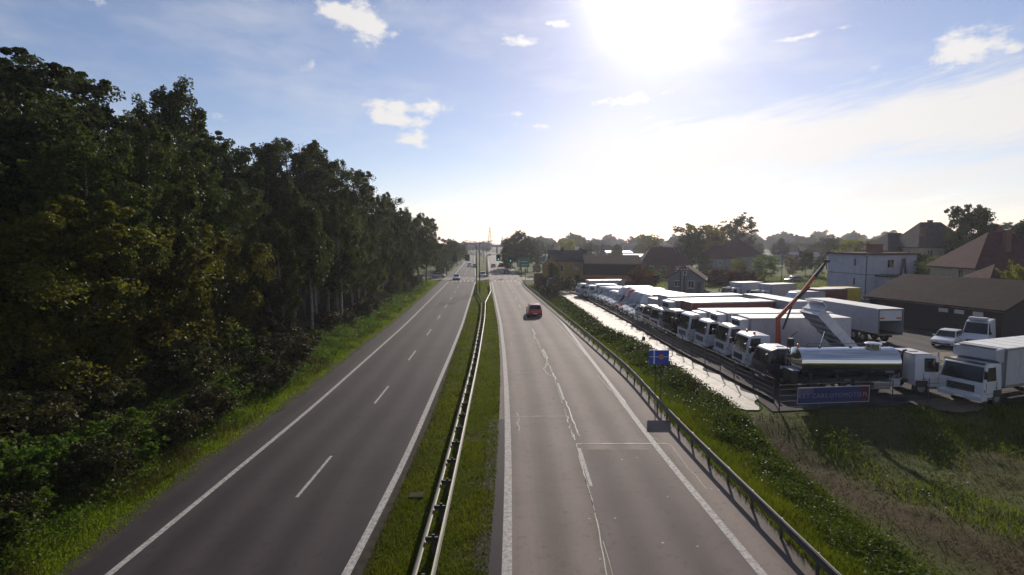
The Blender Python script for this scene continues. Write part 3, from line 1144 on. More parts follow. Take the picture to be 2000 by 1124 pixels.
def van(label, x, y, head, paint=M_white, nose=None, H=2.25, L=5.2, W=1.95, box=None, defl=None, group='vans parked in the yard row', name='delivery_van', flat=False, rack=False, side_glass=False):
    """Bonneted van; box = (length, height) puts a box body behind the cab, defl a spoiler up to it."""
    r = thing(name, label, 'van', (x, y, 0), head, group)
    nose = nose or paint
    Hc = min(H, 2.12) if box or flat else H
    Lc = 2.55 if (box or flat) else L
    zb = 1.12
    prof = [(-.03, .34), (.0, .62), (-.10, .88), (-.92, zb + .05), (-1.62, Hc - .14), (-1.85, Hc - .02), (-Lc + .08, Hc), (-Lc, Hc - .12), (-Lc, .36)]
    k = MB()
    k.prism(prof, W, W - .26, zb)
    k.build('body', paint, r, bevel=.05, smooth=True)

    def hw(z):
        return hw_at(z, W, W - .26, zb, Hc)
    if nose is not paint:
        k = MB()
        k.prism([(-.01, .40), (.02, .62), (-.08, .90), (-.90, zb + .08), (-.95, zb + .02), (-.95, .40)], W + .02)
        k.build('bonnet', nose, r, bevel=.05, smooth=True)
    k = MB()
    fx = lambda z: -.92 + (-.70) * (z - zb - .05) / (Hc - .14 - zb - .05)
    z0, z1 = zb + .10, Hc - .18
    k.panel((fx(z0), -hw(z0) + .07, z0), (fx(z0), hw(z0) - .07, z0), (fx(z1), hw(z1) - .07, z1), (fx(z1), -hw(z1) + .07, z1), off=.012)
    k.build('windscreen', M_glass, r, bevel=.02)
    for s in (-1, 1):
        k = MB()
        a, b, c, d = (-1.08, z0 + .02), (-2.1, z0 + .02), (-2.1, z1 - .02), (-1.66, z1 - .02)
        pts = [(p[0], s * hw(p[1]), p[1]) for p in (a, b, c, d)]
        k.panel(*(pts if s > 0 else [pts[0], pts[3], pts[2], pts[1]]), off=.012)
        k.build('side_window', M_glass, r)
        if side_glass:
            k = MB()
            a, b, c, d = (-2.3, z0 + .02), (-Lc + .35, z0 + .02), (-Lc + .35, z1 - .02), (-2.3, z1 - .02)
            pts = [(p[0], s * hw(p[1]), p[1]) for p in (a, b, c, d)]
            k.panel(*(pts if s > 0 else [pts[0], pts[3], pts[2], pts[1]]), off=.012)
            k.build('side_window', M_glass, r)
        k = MB()
        k.box((-1.15, s * (W / 2 + .10), 1.32), (.10, .18, .28))
        k.build('mirror', M_black, r, bevel=.02)
        k = MB()
        k.box((-.07, s * (W / 2 - .24), .74), (.16, .32, .20))
        k.build('headlight', M_lamp, r, bevel=.04)
    k = MB()
    k.box((.0, 0, .66), (.05, W * .5, .16))
    k.build('grille', M_black, r)
    k = MB()
    k.box((-.05, 0, .42), (.20, W + .01, .20))
    k.build('bumper', M_black, r, bevel=.04)
    k = MB()
    k.box((.06, 0, .44), (.015, .50, .11))
    k.build('licence_plate', M_plate, r)
    end = -Lc
    if box:
        cargo(r, -Lc - .05, box[0], .75, box[1], W + .18)
        chassis(r, -Lc + .3, -Lc - box[0] + .1, .55, .8)
        end = -Lc - box[0]
        if defl:
            k = MB()
            k.prism([(-1.55, Hc - .06), (-1.62, Hc + .08), (-1.80, Hc + (box[1] - Hc) * .55), (-2.15, box[1] - .10), (-Lc + .02, box[1] - .01), (-Lc + .02, Hc - .05)], W - .05, W - .35)
            k.build('wind_deflector', defl, r, bevel=.06, smooth=True)
    if flat:
        k = MB()
        k.box((-Lc - 1.4, 0, .82), (2.7, W + .1, .10))
        for s in (-1, 1):
            k.box((-Lc - 1.4, s * (W / 2 + .03), 1.05), (2.7, .04, .36))
        k.build('load_bed', M_rim, r)
        chassis(r, -Lc + .3, -Lc - 2.7, .6, .8)
        end = -Lc - 2.7
    if rack:
        k = MB()
        k.box((-1.95, 0, Hc + .16), (.75, W * .72, .30))
        k.build('roof_cooler', M_white2, r, bevel=.08)
    wheels(r, (-.85, end + .95), W / 2, .34, .22)
    return r


def car(label, x, y, head, paint, style='hatch', L=4.1, W=1.75, H=1.48, group=None, name='car'):
    r = thing(name, label, 'car', (x, y, 0), head, group)
    if style == 'sedan':
        tail, gh = [(-L + .10, .98), (-L, .70)], [(-1.05, .90), (-1.80, H - .03), (-2.15, H), (-3.0, H - .03), (-L + .75, .96)]
    elif style == 'suv':
        tail, gh = [(-L + .06, 1.02), (-L, .75)], [(-.98, .98), (-1.6, H - .04), (-1.9, H), (-L + .45, H - .03), (-L + .10, 1.0)]
    else:
        tail, gh = [(-L + .05, .98), (-L, .70)], [(-.95, .92), (-1.68, H - .04), (-2.0, H), (-L + .85, H - .04), (-L + .12, .97)]
    k = MB()
    k.prism([(-.06, .26), (0, .50), (-.06, .70), (-.30, .78), (-1.05, .95)] + tail + [(-L, .50), (-L + .06, .26)], W, W - .10, .5)
    k.build('body', paint, r, bevel=.07, smooth=True)
    gw, gt = W - .14, W - .48
    k = MB()
    k.prism(gh, gw, gt)
    k.build('cabin_roof', paint, r, bevel=.05, smooth=True)
    zlo = min(p[1] for p in gh)
    hw = lambda z: hw_at(z, gw, gt, zlo, H)

    def face(i, j, a, b):
        (x0, z0), (x1, z1) = gh[i], gh[j]
        return [(x0 + (x1 - x0) * u, z0 + (z1 - z0) * u) for u in (a, b)]
    f = face(0, 1, .08, .94)
    k = MB()
    k.panel((f[0][0], -hw(f[0][1]) + .07, f[0][1]), (f[0][0], hw(f[0][1]) - .07, f[0][1]), (f[1][0], hw(f[1][1]) - .06, f[1][1]), (f[1][0], -hw(f[1][1]) + .06, f[1][1]), off=.012)
    k.build('windscreen', M_glass, r)
    f = face(4, 3, .12, .92)
    k = MB()
    k.panel((f[0][0], hw(f[0][1]) - .08, f[0][1]), (f[0][0], -hw(f[0][1]) + .08, f[0][1]), (f[1][0], -hw(f[1][1]) + .07, f[1][1]), (f[1][0], hw(f[1][1]) - .07, f[1][1]), off=.012)
    k.build('rear_window', M_glass, r)
    z0, z1 = zlo + .07, H - .10
    xa0 = gh[0][0] + (gh[1][0] - gh[0][0]) * (z0 - gh[0][1]) / (gh[1][1] - gh[0][1]) - .08
    xa1 = gh[0][0] + (gh[1][0] - gh[0][0]) * (z1 - gh[0][1]) / (gh[1][1] - gh[0][1]) - .08
    xb0 = gh[4][0] + (gh[3][0] - gh[4][0]) * (z0 - gh[4][1]) / (gh[3][1] - gh[4][1]) + .12
    xb1 = gh[4][0] + (gh[3][0] - gh[4][0]) * (z1 - gh[4][1]) / (gh[3][1] - gh[4][1]) + .12
    for s in (-1, 1):
        k = MB()
        pts = [(xa0, z0), (xb0, z0), (xb1, z1), (xa1, z1)]
        pts = [(p[0], s * hw(p[1]), p[1]) for p in pts]
        k.panel(*(pts if s > 0 else [pts[0], pts[3], pts[2], pts[1]]), off=.010)
        k.build('side_window', M_glass, r)
        k = MB()
        k.box((gh[0][0] - .35, s * (W / 2 + .07), .98), (.12, .18, .13))
        k.build('mirror', paint, r, bevel=.03)
        k = MB()
        k.box((-.16, s * (W / 2 - .22), .64), (.26, .30, .13))
        k.build('headlight', M_lamp, r, bevel=.03)
        k = MB()
        k.box((-L + .06, s * (W / 2 - .16), .86), (.12, .20, .30))
        k.build('tail_light', M_tail, r, bevel=.02)
    for nx in (.012, -L - .012):
        k = MB()
        k.box((nx, 0, .50), (.02, .50, .11))
        k.build('licence_plate', M_plate, r)
    k = MB()
    k.box((-.02, 0, .40), (.08, W * .75, .14))
    k.box((-L + .02, 0, .34), (.08, W * .8, .14))
    k.build('bumper', M_black, r, bevel=.02)
    wheels(r, (-.78, -L + .78), W / 2 + .01, .31, .2)
    return r


FACE_L = math.pi          # front towards the road


def hd(deg):
    return math.pi + R(deg)


# --- the near end of the row
lorry('white cabover lorry with white fridge unit, next to the crane lorry', 17.5, 45.2, hd(2), Lb=8.4, H=3.45, Hc=2.75, fridge=True, text=None, side=M_white2)
lorry('white sunlit cabover lorry with a fridge unit, fourth cab from the dark cab', 17.0, 48.7, hd(3), Lb=9.6, H=3.4, Hc=2.65, fridge=True, visor=False)
lorry('white cabover lorry with bright sunlit roof and dark gap under its lower box front', 16.4, 51.8, hd(5), Lb=7.4, H=3.15, Hc=2.85, fridge=True, visor=False, W=2.45)
lorry('black cabover lorry with white roof panel and long dark red box body', 15.9, 55.2, hd(9), Lb=9.2, H=3.6, Hc=2.7, paint=M_navy, side=M_red, roofpaint=M_roof, dark_lower=True)
lorry('white cabover lorry with long tan-roofed box, parked beyond the dark red box lorry', 15.4, 58.4, hd(10), Lb=8.8, H=3.45, Hc=2.5, fridge=True, dark_lower=True)
lorry('white cabover lorry with long cream roof and red rack items above the cab', 15.3, 61.5, hd(11), Lb=9.6, H=3.6, Hc=2.45, paint=M_silver, dark_lower=True)
lorry('small white cabover with grey-white box, beside the large rounded wind deflector', 15.0, 64.2, hd(11), Lb=4.8, H=3.0, Hc=2.15, W=2.05, Lc=1.6)
# --- vans further along
van('white van with large rounded lilac-white wind deflector nearest the cabover lorries', 14.9, 67.2, hd(13), box=(4.6, 3.25), defl=M_white)
van('white box van with rounded deflector, second behind the biggest one', 14.8, 70.2, hd(13), box=(4.4, 3.15), defl=M_white2)
van('white box van with dull deflector beside the red-nosed van', 14.8, 73.0, hd(13), box=(4.0, 3.1), defl=M_white2)
van('box van with bright orange-red bonnet and reddish deflector', 14.8, 76.0, hd(13), box=(4.2, 3.15), paint=M_white, nose=M_orange, defl=M_tail)
van('white box van with tall lilac deflector beyond the red-nosed van', 14.3, 79.0, hd(13), box=(3.8, 3.2), defl=M_white)
van('white panel van with short flat bonnet next to the tall deflector', 14.4, 82.2, hd(13), H=2.2)
van('white crew van with dark side windows in the far part of the row', 14.1, 85.0, hd(13), flat=True, side_glass=False)
van('white high panel van between two lower vans', 13.9, 87.8, hd(14), H=2.35)
van('pale teal panel van with sloping windscreen', 13.4, 90.6, hd(14), H=2.3, paint=M_teal)
lorry('white flat cabover with open load bed near the far end of the row', 12.8, 94.0, hd(12), Lb=3.6, H=2.4, Hc=2.25, W=2.0, Lc=1.7, group='vans parked in the yard row')
lorry('white box lorry side-on at the far end of the row', 11.8, 97.6, hd(10), Lb=6.6, H=2.9, Hc=2.3, W=2.2, Lc=1.7)
# tail lifts folded up behind two of the vans
for (px, py, yy, lab) in ((1186, 549, 100.4, 'grey tail lift platform tilted up above the far white box lorry'), (1214, 553, 96.2, 'pale steel tail lift platform tilted up behind the flat cabover')):
    x, z = Q(px, py, yy)
    o = thing('tail_lift', lab, 'tail lift', (x, yy, 0), R(15), 'tail lifts folded up at the far end')
    k = MB()
    k.box((0, 0, z), (1.9, 2.0, .07), ry=-.75)
    k.build('platform', M_galv, o)
    for s in (-.8, .8):
        k = MB()
        k.tube((-.55, s, .0), (-.1, s, z - .1), .05)
        k.build('lift_arm', M_chassis, o)

# --- crane lorry with its tipper body raised
cl = thing('crane_lorry', 'white tipper lorry with raised red-orange crane boom and tipped white load body', 'lorry', (17.3, 41.0, 0), hd(0))
cab(cl, Lc=1.9, W=2.4, Hc=2.72, paint=M_white, text='SCANIA', visor=False, dark_lower=True)
chassis(cl, -1.8, -8.4)
wheels(cl, (-1.33, -5.4, -6.75), 1.2, .48)
for (bx, by) in ((-.9, -.62), (-.95, .55)):
    k = MB()
    k.lathe([(0, .09), (.05, .09), (.18, .075), (.21, .02)], 10, 'Z', (bx, by, 2.75))
    k.build('beacon', M_amber, cl, smooth=True)


def beam_box(a, b, wa, wb):
    """Square boom section from a to b."""
    k = MB()
    k.tube(a, b, wa * .71, wb * .71, n=4)
    return k


# local x = 17.3 - X, so points behind the cab are negative
cp = [Q(1520, 690, 41.0), Q(1518, 632, 41.0), Q(1519, 622, 41.0), Q(1556, 583, 41.0), Q(1580, 560, 41.0), Q(1613, 512, 41.0)]
lp = [(17.3 - a, 0.0, b) for a, b in cp]
k = MB()
k.box((lp[0][0], 0, 1.05), (.7, 2.3, .45))
k.tube((lp[0][0], 0, 1.1), (lp[2][0], 0, lp[2][2] + .12), .22, .17, n=8)
k.build('crane_column', M_orange, cl, bevel=.02)
b1 = beam_box(lp[2], lp[3], .27, .23).build('crane_boom', M_orange, cl, bevel=.02)
k = MB()
k.tube((lp[1][0] - .45, 0, lp[1][2] - .45), (lp[3][0] + .35, -.02, lp[3][2] - .62), .075, .075, n=10)
k.build('hydraulic_ram', M_chassis, b1)
beam_box(lp[3], lp[4], .27, .22).build('crane_knuckle', M_chassis, cl, bevel=.02)
b2 = beam_box((lp[3][0] - .15, 0, lp[3][2] + .1), (lp[4][0] - .5, 0, lp[4][2] + .95), .24, .20).build('crane_jib', M_orange, cl, bevel=.02)
k = MB()
k.tube((lp[4][0] - .4, 0, lp[4][2] + .75), lp[5], .16, .12, n=4)
k.build('jib_extension', M_chassis, b2)
k = MB()
k.box((lp[5][0] - .05, 0, lp[5][2] + .05), (.38, .22, .2))
k.tube(lp[5], (lp[5][0] - .1, 0, lp[5][2] - .55), .04, n=6)
k.build('crane_hook', M_black, b2)
k = MB()
k.box((lp[0][0] - .6, .6, 1.6), (.35, .35, 1.7))
k.tube((lp[0][0] - .6, .6, 2.6), (lp[0][0] - 1.15, .5, 2.95), .04, n=6)
k.build('crane_control_stand', M_chassis, cl)
# tipped body: hinge at the rear
hx, hz = Q(1655, 694, 41.0)
tx, tz = Q(1580, 612, 41.0)
ang_b = math.atan2(tz - hz, hx - tx)
Lb_ = math.hypot(tz - hz, hx - tx)
ca_, sa_ = math.cos(ang_b), math.sin(ang_b)


def tp(u, v, n):
    """u along the tipped floor from the hinge, v across, n off the floor."""
    return (17.3 - hx + u * ca_ - n * sa_, v, hz + u * sa_ + n * ca_)


def tbox(k, u0, u1, v0, v1, n0, n1):
    vs = [tp(u, v, n) for n in (n0, n1) for u, v in ((u0, v0), (u1, v0), (u1, v1), (u0, v1))]
    k.add(vs, [(3, 2, 1, 0), (4, 5, 6, 7), (0, 1, 5, 4), (1, 2, 6, 5), (2, 3, 7, 6), (3, 0, 4, 7)])
    return k


k = MB()
tbox(k, -.3, Lb_, -1.2, 1.2, 0, .08)
for i in range(6):
    tbox(k, .2 + i * Lb_ / 6.2, .32 + i * Lb_ / 6.2, -1.15, 1.15, -.14, -.001)
tb = k.build('tipper_body', M_white2, cl)
for s in (-1, 1):
    k = MB()
    tbox(k, -.3, Lb_, s * 1.22 - .025, s * 1.22 + .025, -.05, .62)
    for i in range(5):
        tbox(k, .1 + i * (Lb_ - .3) / 4, .2 + i * (Lb_ - .3) / 4, s * 1.265 - .02, s * 1.265 + .02, -.05, .66)
    k.build('side_board', M_white, tb)
k = MB()
tbox(k, Lb_ - .02, Lb_ + .05, -1.22, 1.22, -.06, .95)
tbox(k, Lb_ + .05, Lb_ + .5, -1.22, 1.22, .88, .95)
tbox(k, Lb_ + .06, Lb_ + .12, -1.22, 1.22, .3, .38)
k.build('head_board', M_white, tb)
k = MB()
k.tube((17.3 - hx + 2.4, 0, .9), tp(2.6, 0, -.05), .09, .06, n=10)
k.build('tipping_ram', M_chrome, cl)

# --- dark cab with white roof, next to the crane lorry
dk = thing('tractor_unit', 'black tractor unit with flat white roof, ahead of the steel tank lorry', 'lorry', (17.1, 37.1, 0), hd(0))
cab(dk, Lc=1.55, W=2.25, Hc=2.42, paint=M_navy, roofpaint=M_white, visor=False, dark_lower=True)
chassis(dk, -1.4, -4.6)
wheels(dk, (-1.2, -4.0), 1.1, .44)
k = MB()
k.box((-1.02, 1.13, 1.27), (.16, .03, .20), taper=.8)
k.box((-1.24, 1.13, 1.27), (.18, .03, .06))
k.build('side_logo', M_plate, dk)

# --- milk tanker, facing right
tk = thing('tank_lorry', 'polished steel tank lorry with manhole dome on top and white cab facing the yard entrance', 'lorry', (27.15, 34.75, 0), 0.0)
cab(tk, Lc=1.75, W=2.3, Hc=2.55, paint=M_white, visor=False, dark_lower=True, roofpaint=M_white2)
chassis(tk, -1.7, -8.8)
wheels(tk, (-1.33, -5.9, -7.2), 1.15, .46)
Rk, zc, xa, xb = .95, 1.92, -8.8, -2.5
k = MB()
k.lathe([(xa - .26, .05), (xa - .22, .4), (xa - .10, .68), (xa, Rk), (xa + .12, Rk + .012), (xa + .16, Rk), (xb - .16, Rk), (xb - .12, Rk + .012), (xb, Rk), (xb + .12, .66), (xb + .22, .38), (xb + .26, .05)], 40, 'X', (0, 0, zc))
tn = k.build('tank', M_chrome, tk, smooth=True)
k = MB()
k.lathe([(0, .42), (.26, .42), (.28, .50), (.34, .50), (.40, .36), (.42, .08)], 24, 'Z', (-3.75, 0, zc + Rk - .08))
k.box((-3.05, .1, zc + Rk + .28), (.35, .2, .07))
k.build('manhole_dome', M_chrome, tn, smooth=True)
k = MB()
k.path([(-2.2, -.5, 1.0), (-2.2, -.5, 2.55), (-2.13, -.5, 2.72), (-1.95, -.5, 2.78)], .07, 8)
k.build('exhaust_stack', M_black, tk)
k = MB()
for px_ in (-7.2, -5.2):
    k.box((px_, 0, zc + Rk + .03), (.12, .12, .1))
k.build('tank_vent', M_black, tn)
k = MB()
for px_ in (-8.1, -6.4, -4.6, -3.0):
    k.box((px_, 0, 1.12), (.18, 1.5, .35))
k.build('tank_saddle', M_chassis, tk)
k = MB()
k.box((-5.6, 0, .86), (5.9, 1.9, .34))
for i in range(6):
    k.box((-8.0 + i * .9, -1.0, .78), (.55, .12, .42))
k.build('underframe', M_chassis, tk)
k = MB()
for s_ in (-.22, .22):
    k.tube((-9.12, .35 + s_, .7), (-9.0, .35 + s_, zc + Rk), .022, n=5)
for i in range(7):
    k.tube((-9.11 + .015 * i, .13, .85 + .3 * i), (-9.11 + .015 * i, .57, .85 + .3 * i), .018, n=5)
k.build('ladder', M_galv, tk)
k = MB()
k.path([(-8.2, -.35, zc + Rk + .02), (-8.2, -.35, zc + Rk + .3), (-4.4, -.35, zc + Rk + .3), (-4.4, -.35, zc + Rk + .02)], .02, 5)
k.build('walkway_rail', M_galv, tk)
k = MB()
k.path([(-8.9, -.85, .95), (-8.0, -1.08, .80), (-6.5, -1.12, .86), (-4.5, -1.1, .78)], .06, 6)
k.build('hose', M_black, tk)
k = MB()
k.box((-9.2, -.35, 1.1), (.42, 1.1, .85))
pc = k.build('pump_cabinet', M_chassis, tk, bevel=.03)
k = MB()
k.box((-9.2, -.35, 1.55), (.5, 1.2, .05))
k.build('cabinet_lid', M_white2, pc)
k = MB()
k.lathe([(0, .09), (.05, .09), (.2, .07), (.23, .02)], 10, 'Z', (-8.55, .1, zc + Rk - .02))
k.build('beacon', M_amber, tk, smooth=True)
for xx in (-6.0, -3.2):
    k = MB()
    k.box((xx, -1.1, .98), (.5, .08, .06), rz=.2)
    k.build('hose_clip', M_galv, tk)
k = MB()
k.box((-2.95, -.95, .8), (.55, .4, .5))
k.build('equipment_box', M_white2, tk, bevel=.03)

# --- big white lorry at the right edge of the picture
bw = lorry('white cabover lorry with large white fridge fairing nearest the front yard fence', 27.0, 32.1, hd(20.6), Lb=8.0, H=3.36, Hc=2.5, W=2.4, Lc=1.75, fridge=False, text=None)
k = MB()
k.prism([(-1.05, 2.72), (-1.10, 3.30), (-1.88, 3.38), (-1.88, 2.55), (-1.6, 2.50)], 2.3)
k.build('fridge_fairing', M_white2, bw, bevel=.05)
k = MB()
k.box((-1.35, 0, 3.372), (.35, 1.9, .02))
k.build('fan_grille', M_black, bw)

# --- box body with open roller door
bx = thing('box_lorry', 'long white box lorry with half-open roller door showing its dark interior', 'lorry', (35.6, 50.6, 0), R(96.5))
Lx, Wx, z0, z1 = 10.2, 2.55, 1.05, 3.4
k = MB()
th = .07
k.box((Lx / 2, Wx / 2 - th / 2, (z0 + z1) / 2), (Lx, th, z1 - z0))
k.box((Lx / 2, -Wx / 2 + th / 2, (z0 + z1) / 2), (Lx, th, z1 - z0))
k.box((Lx - th / 2, 0, (z0 + z1) / 2), (th - .004, Wx - .2, z1 - z0 - .02))
k.build('cargo_box', M_white2, bx)
k = MB()
k.box((Lx / 2, 0, z1 + .02), (Lx + .04, Wx + .04, .06))
for i in range(1, 8):
    k.box((Lx * i / 8, 0, z1 + .055), (.05, Wx - .1, .012))
k.build('box_roof', M_roof, bx)
k = MB()
k.box((Lx / 2, 0, z0 - .05), (Lx, Wx, .14))
k.build('box_floor', M_chassis, bx)
k = MB()
for s in (-1, 1):
    k.box((-.03, s * (Wx / 2 - .04), (z0 + z1) / 2), (.06, .10, z1 - z0 + .1))
k.box((-.03, 0, z1 - .04), (.055, Wx - .2, .12))
k.box((-.03, 0, z0 - .06), (.055, Wx - .2, .12))
k.build('door_frame', M_galv, bx)
k = MB()
for i in range(5):
    k.box((.06, 0, z1 - .2 - .2 * i), (.03, Wx - .2, .19))
rd = k.build('roller_door', M_white, bx)
for s in (-1, 1):
    k = MB()
    k.box((.035, s * (Wx / 2 - .42), z1 - .85), (.02, .5, .13))
    k.build('reflector_strip', M_orange, rd)
chassis(bx, Lx + .2, .3)
wheels(bx, (1.9, 3.1, 9.2), 1.22, .46)
k = MB()
k.prism([(Lx + .1, .6), (Lx + .1, 2.75), (Lx + 1.5, 2.7), (Lx + 1.85, 1.6), (Lx + 1.85, .5)], 2.45, 2.2, 1.6)
k.build('cab', M_orange, bx, bevel=.06, smooth=True)

# --- light vehicles by the shed
car('white hatchback parked in front of the shed beside the small cooler van', 39.4, 49.2, hd(38), M_white, 'hatch', L=4.3, H=1.5)
van('small white van with roof cooler box parked against the dark shed wall', 42.3, 49.3, hd(40), H=2.35, L=4.7, W=1.9, rack=True, group=None)
# --- back row
lorry('white lorry with sunlit cab, leftmost in the back row on the grass edge', 34.2, 86.5, hd(24), Lb=4.8, H=3.25, Hc=2.5, group='lorries in the back row', side=M_white2)
lorry('white box lorry with dark cab windows, second in the back row', 37.6, 83.6, hd(24), Lb=5.4, H=3.2, Hc=2.3, group='lorries in the back row')
van('white high-roof box van with smooth rounded front in the back row', 34.8, 70.6, hd(12), box=(3.6, 3.25), defl=M_white, group=None)
lorry('lorry with dark red curtain box standing between white van and yellow box', 38.0, 71.8, hd(14), Lb=4.7, H=3.5, Hc=2.6, paint=M_red, side=M_red, roof=M_roof, group='lorries in the back row')
lorry('lorry with bright yellow tarpaulin box in front of the white building', 42.0, 75.6, hd(8), Lb=4.5, H=3.35, Hc=2.5, paint=M_yellow, side=M_yellow, roof=M_yellow, group='lorries in the back row')
# white semi-trailer standing across the yard behind the row
st_ = thing('box_trailer', 'white box trailer standing lengthwise behind the row, left of the crane boom', 'trailer', (27.9, 62.5, 0), R(-84))
cargo(st_, 8.6, 8.6, 1.1, 3.75, 2.5)
chassis(st_, 8.4, .3)
wheels(st_, (1.2, 2.4), 1.2, .46)
k = MB()
for s in (-.7, .7):
    k.box((7.2, s, .5), (.12, .12, 1.0))
k.build('landing_leg', M_chassis, st_)

# --- traffic
RD = R(90 + 3.2)
x_, y_ = P(1041, 621)
car('red hatchback with white roof edge driving away in the outer lane', x_ + .1, y_ + 4.3, RD, M_redcar, 'suv', L=4.1, W=1.8, H=1.62)
x_, y_ = P(891, 548)
car('white car driving towards the viewer just past the zebra crossing', x_, y_, RD + math.pi, M_white, 'sedan', L=4.4)
x_, y_ = P(856, 543)
car('grey hatchback side-on waiting in the side street by the wood', x_ + 2.0, y_ + .5, R(0), M_silver, 'hatch', L=4.2)
x_, y_ = P(917, 522)
car('pale car coming down the far carriageway, leftmost of the distant pair', x_, y_, RD + math.pi, M_white, 'suv', L=4.3, H=1.6)
x_, y_ = P(927.5, 523.5)
car('dark low car beside the median on the far carriageway', x_, y_, RD + math.pi, M_darkcar, 'sedan', L=4.4)
x_, y_ = P(948, 541.5)
car('grey car turning in the median gap at the crossing', x_ - .5, y_ - 1.2, R(-80), M_silver, 'hatch', L=4.0)
x_, y_ = P(962.5, 523)
car('dark grey car driving away beyond the crossing, next to the median', x_, y_ + 4, RD, M_darkcar, 'hatch', L=4.1)
x_, y_ = P(977.5, 522)
car('black car driving away beyond the crossing in the outer lane', x_, y_ + 4, RD, M_darkcar, 'suv', L=4.4, H=1.7)
x_, y_ = P(988, 536)
car('dark car in the tree shade on the crossing', x_, y_ + 4, RD, M_darkcar, 'hatch', L=4.1)
for px, py, lab, pm in ((939, 500, 'pale car far off on the oncoming carriageway near the bridge', M_silver), (956, 500, 'small dark car far off near the bridge', M_darkcar), (922, 497, 'white van-like car far off under the bridge approach', M_white)):
    x_, y_ = P(px, py)
    car(lab, x_, y_, RD, pm, 'suv', L=4.3, H=1.7)
x_, z_ = Q(1518, 536, 135)
car('dark parked car with bright windscreen beside the lamp post behind the yard', x_ + 1.5, 133, hd(20), M_darkcar, 'hatch', L=4.2)

# ------------------------------------------------------------------ yard fence, banner, signs
fe = thing('wire_fence', 'low steel post and rail fence along the track side of the lorry yard', 'fence', (0, 0, 0))
fpts = [(float(c_edge(y)) + .30, float(y)) for y in np.arange(32.0, 106, 2.4)]
k = MB()
k.tube((0, 0, 0), (0, 0, 1.55), .035, n=6)
k.tube((0, 0, 1.52), (-.22, 0, 1.78), .03, n=5)
fpost = k.mesh('post', M_post)
k = MB()
k.tube((0, 0, 0), (0, 0, 1.5), .03, n=6)
fpost2 = k.mesh('post', M_post)
for x, y in fpts:
    o = link('post', fpost, fe, (x, y, 0))
    o.rotation_euler = (R(random.uniform(-3, 3)), R(random.uniform(-4, 4)), 0)
for z in (.25, .55, .85, 1.15, 1.45):
    k = MB()
    k.path([(x, y, z) for x, y in fpts], .009 if z < 1.4 else .022, 5)
    k.build('rail', M_post, fe)
k = MB()
for i in range(len(fpts) - 1):
    k.box(((fpts[i][0] + fpts[i + 1][0]) / 2, (fpts[i][1] + fpts[i + 1][1]) / 2, .11), (.06, 2.38, .22), rz=-math.atan2(fpts[i + 1][0] - fpts[i][0], fpts[i + 1][1] - fpts[i][1]))
k.build('kerb_board', M_wood, fe)
fr = thing('wire_fence', 'wire fence closing the near end of the yard in front of the tank lorry', 'fence', (0, 0, 0))
f2 = [(x, float(yard_front(x)) + .25) for x in np.arange(15.4, 48, 2.4)]
for x, y in f2:
    link('post', fpost2, fr, (x, y, 0))
for z in (.15, .5, .85, 1.2, 1.46):
    k = MB()
    k.path([(x, y, z) for x, y in f2], .008, 4)
    k.build('wire', M_post, fr)
# banner
bl, bz1 = Q(1556, 757, 30.72)
br_, _ = Q(1700, 755, 31.1)
_, bz0 = Q(1556, 789, 30.72)
bn = thing('banner', 'blue banner with white lettering and dark red end, tied to the front yard fence', 'banner', (bl, 30.62, 0), math.atan2(.55, br_ - bl))
Wb = math.hypot(br_ - bl, .55)
Hb = bz1 - bz0
M_bblue = mat('banner_blue', (.020, .032, .12), .5, var=.15)
M_bpale = mat('banner_pale_blue', (.09, .09, .17), .5, var=.15)
M_bred = mat('banner_red', (.085, .010, .022), .5, var=.15)
M_bedge = mat('banner_hem', (.34, .33, .38), .5)
k = MB()
k.box((Wb * .5, 0, bz0 + Hb / 2), (Wb, .02, Hb))
k.build('sheet', M_bblue, bn)
k = MB()
k.box((Wb * .11, -.014, bz0 + Hb * .78), (Wb * .21, .004, Hb * .38))
k.build('logo_field', M_bpale, bn)
k = MB()
k.box((Wb * .935, -.014, bz0 + Hb / 2), (Wb * .115, .004, Hb * .96))
k.build('end_field', M_bred, bn)
k = MB()
for z in (bz0 + .02, bz1 - .02):
    k.box((Wb / 2, -.018, z), (Wb, .008, .035))
for x in (.02, Wb - .02):
    k.box((x, -.018, bz0 + Hb / 2), (.035, .008, Hb - .08))
k.build('hem', M_bedge, bn)


def lettering(body, size, mt, parent, loc, rot, align='CENTER', extr=.004, spacing=1.0):
    cu = bpy.data.curves.new('lettering', 'FONT')
    cu.body = body
    cu.size = size
    cu.align_x = align
    cu.align_y = 'CENTER'
    cu.extrude = extr
    cu.space_character = spacing
    to = bpy.data.objects.new('lettering', cu)
    tm = bpy.data.meshes.new_from_object(to)
    tm.materials.append(mt)
    bpy.data.objects.remove(to)
    o = link('lettering', tm, parent, loc)
    o.rotation_euler = rot
    return o


M_letter = mat('pale_letter_print', (.17, .18, .27), .5)
lettering('KRT-CARS.OTOMOTO', .36, M_letter, bn, (Wb * .45, -.022, bz0 + Hb * .46), (math.pi / 2, 0, 0), spacing=1.12)
lettering('.PL', .36, M_letter, bn, (Wb * .935, -.024, bz0 + Hb * .46), (math.pi / 2, 0, 0))

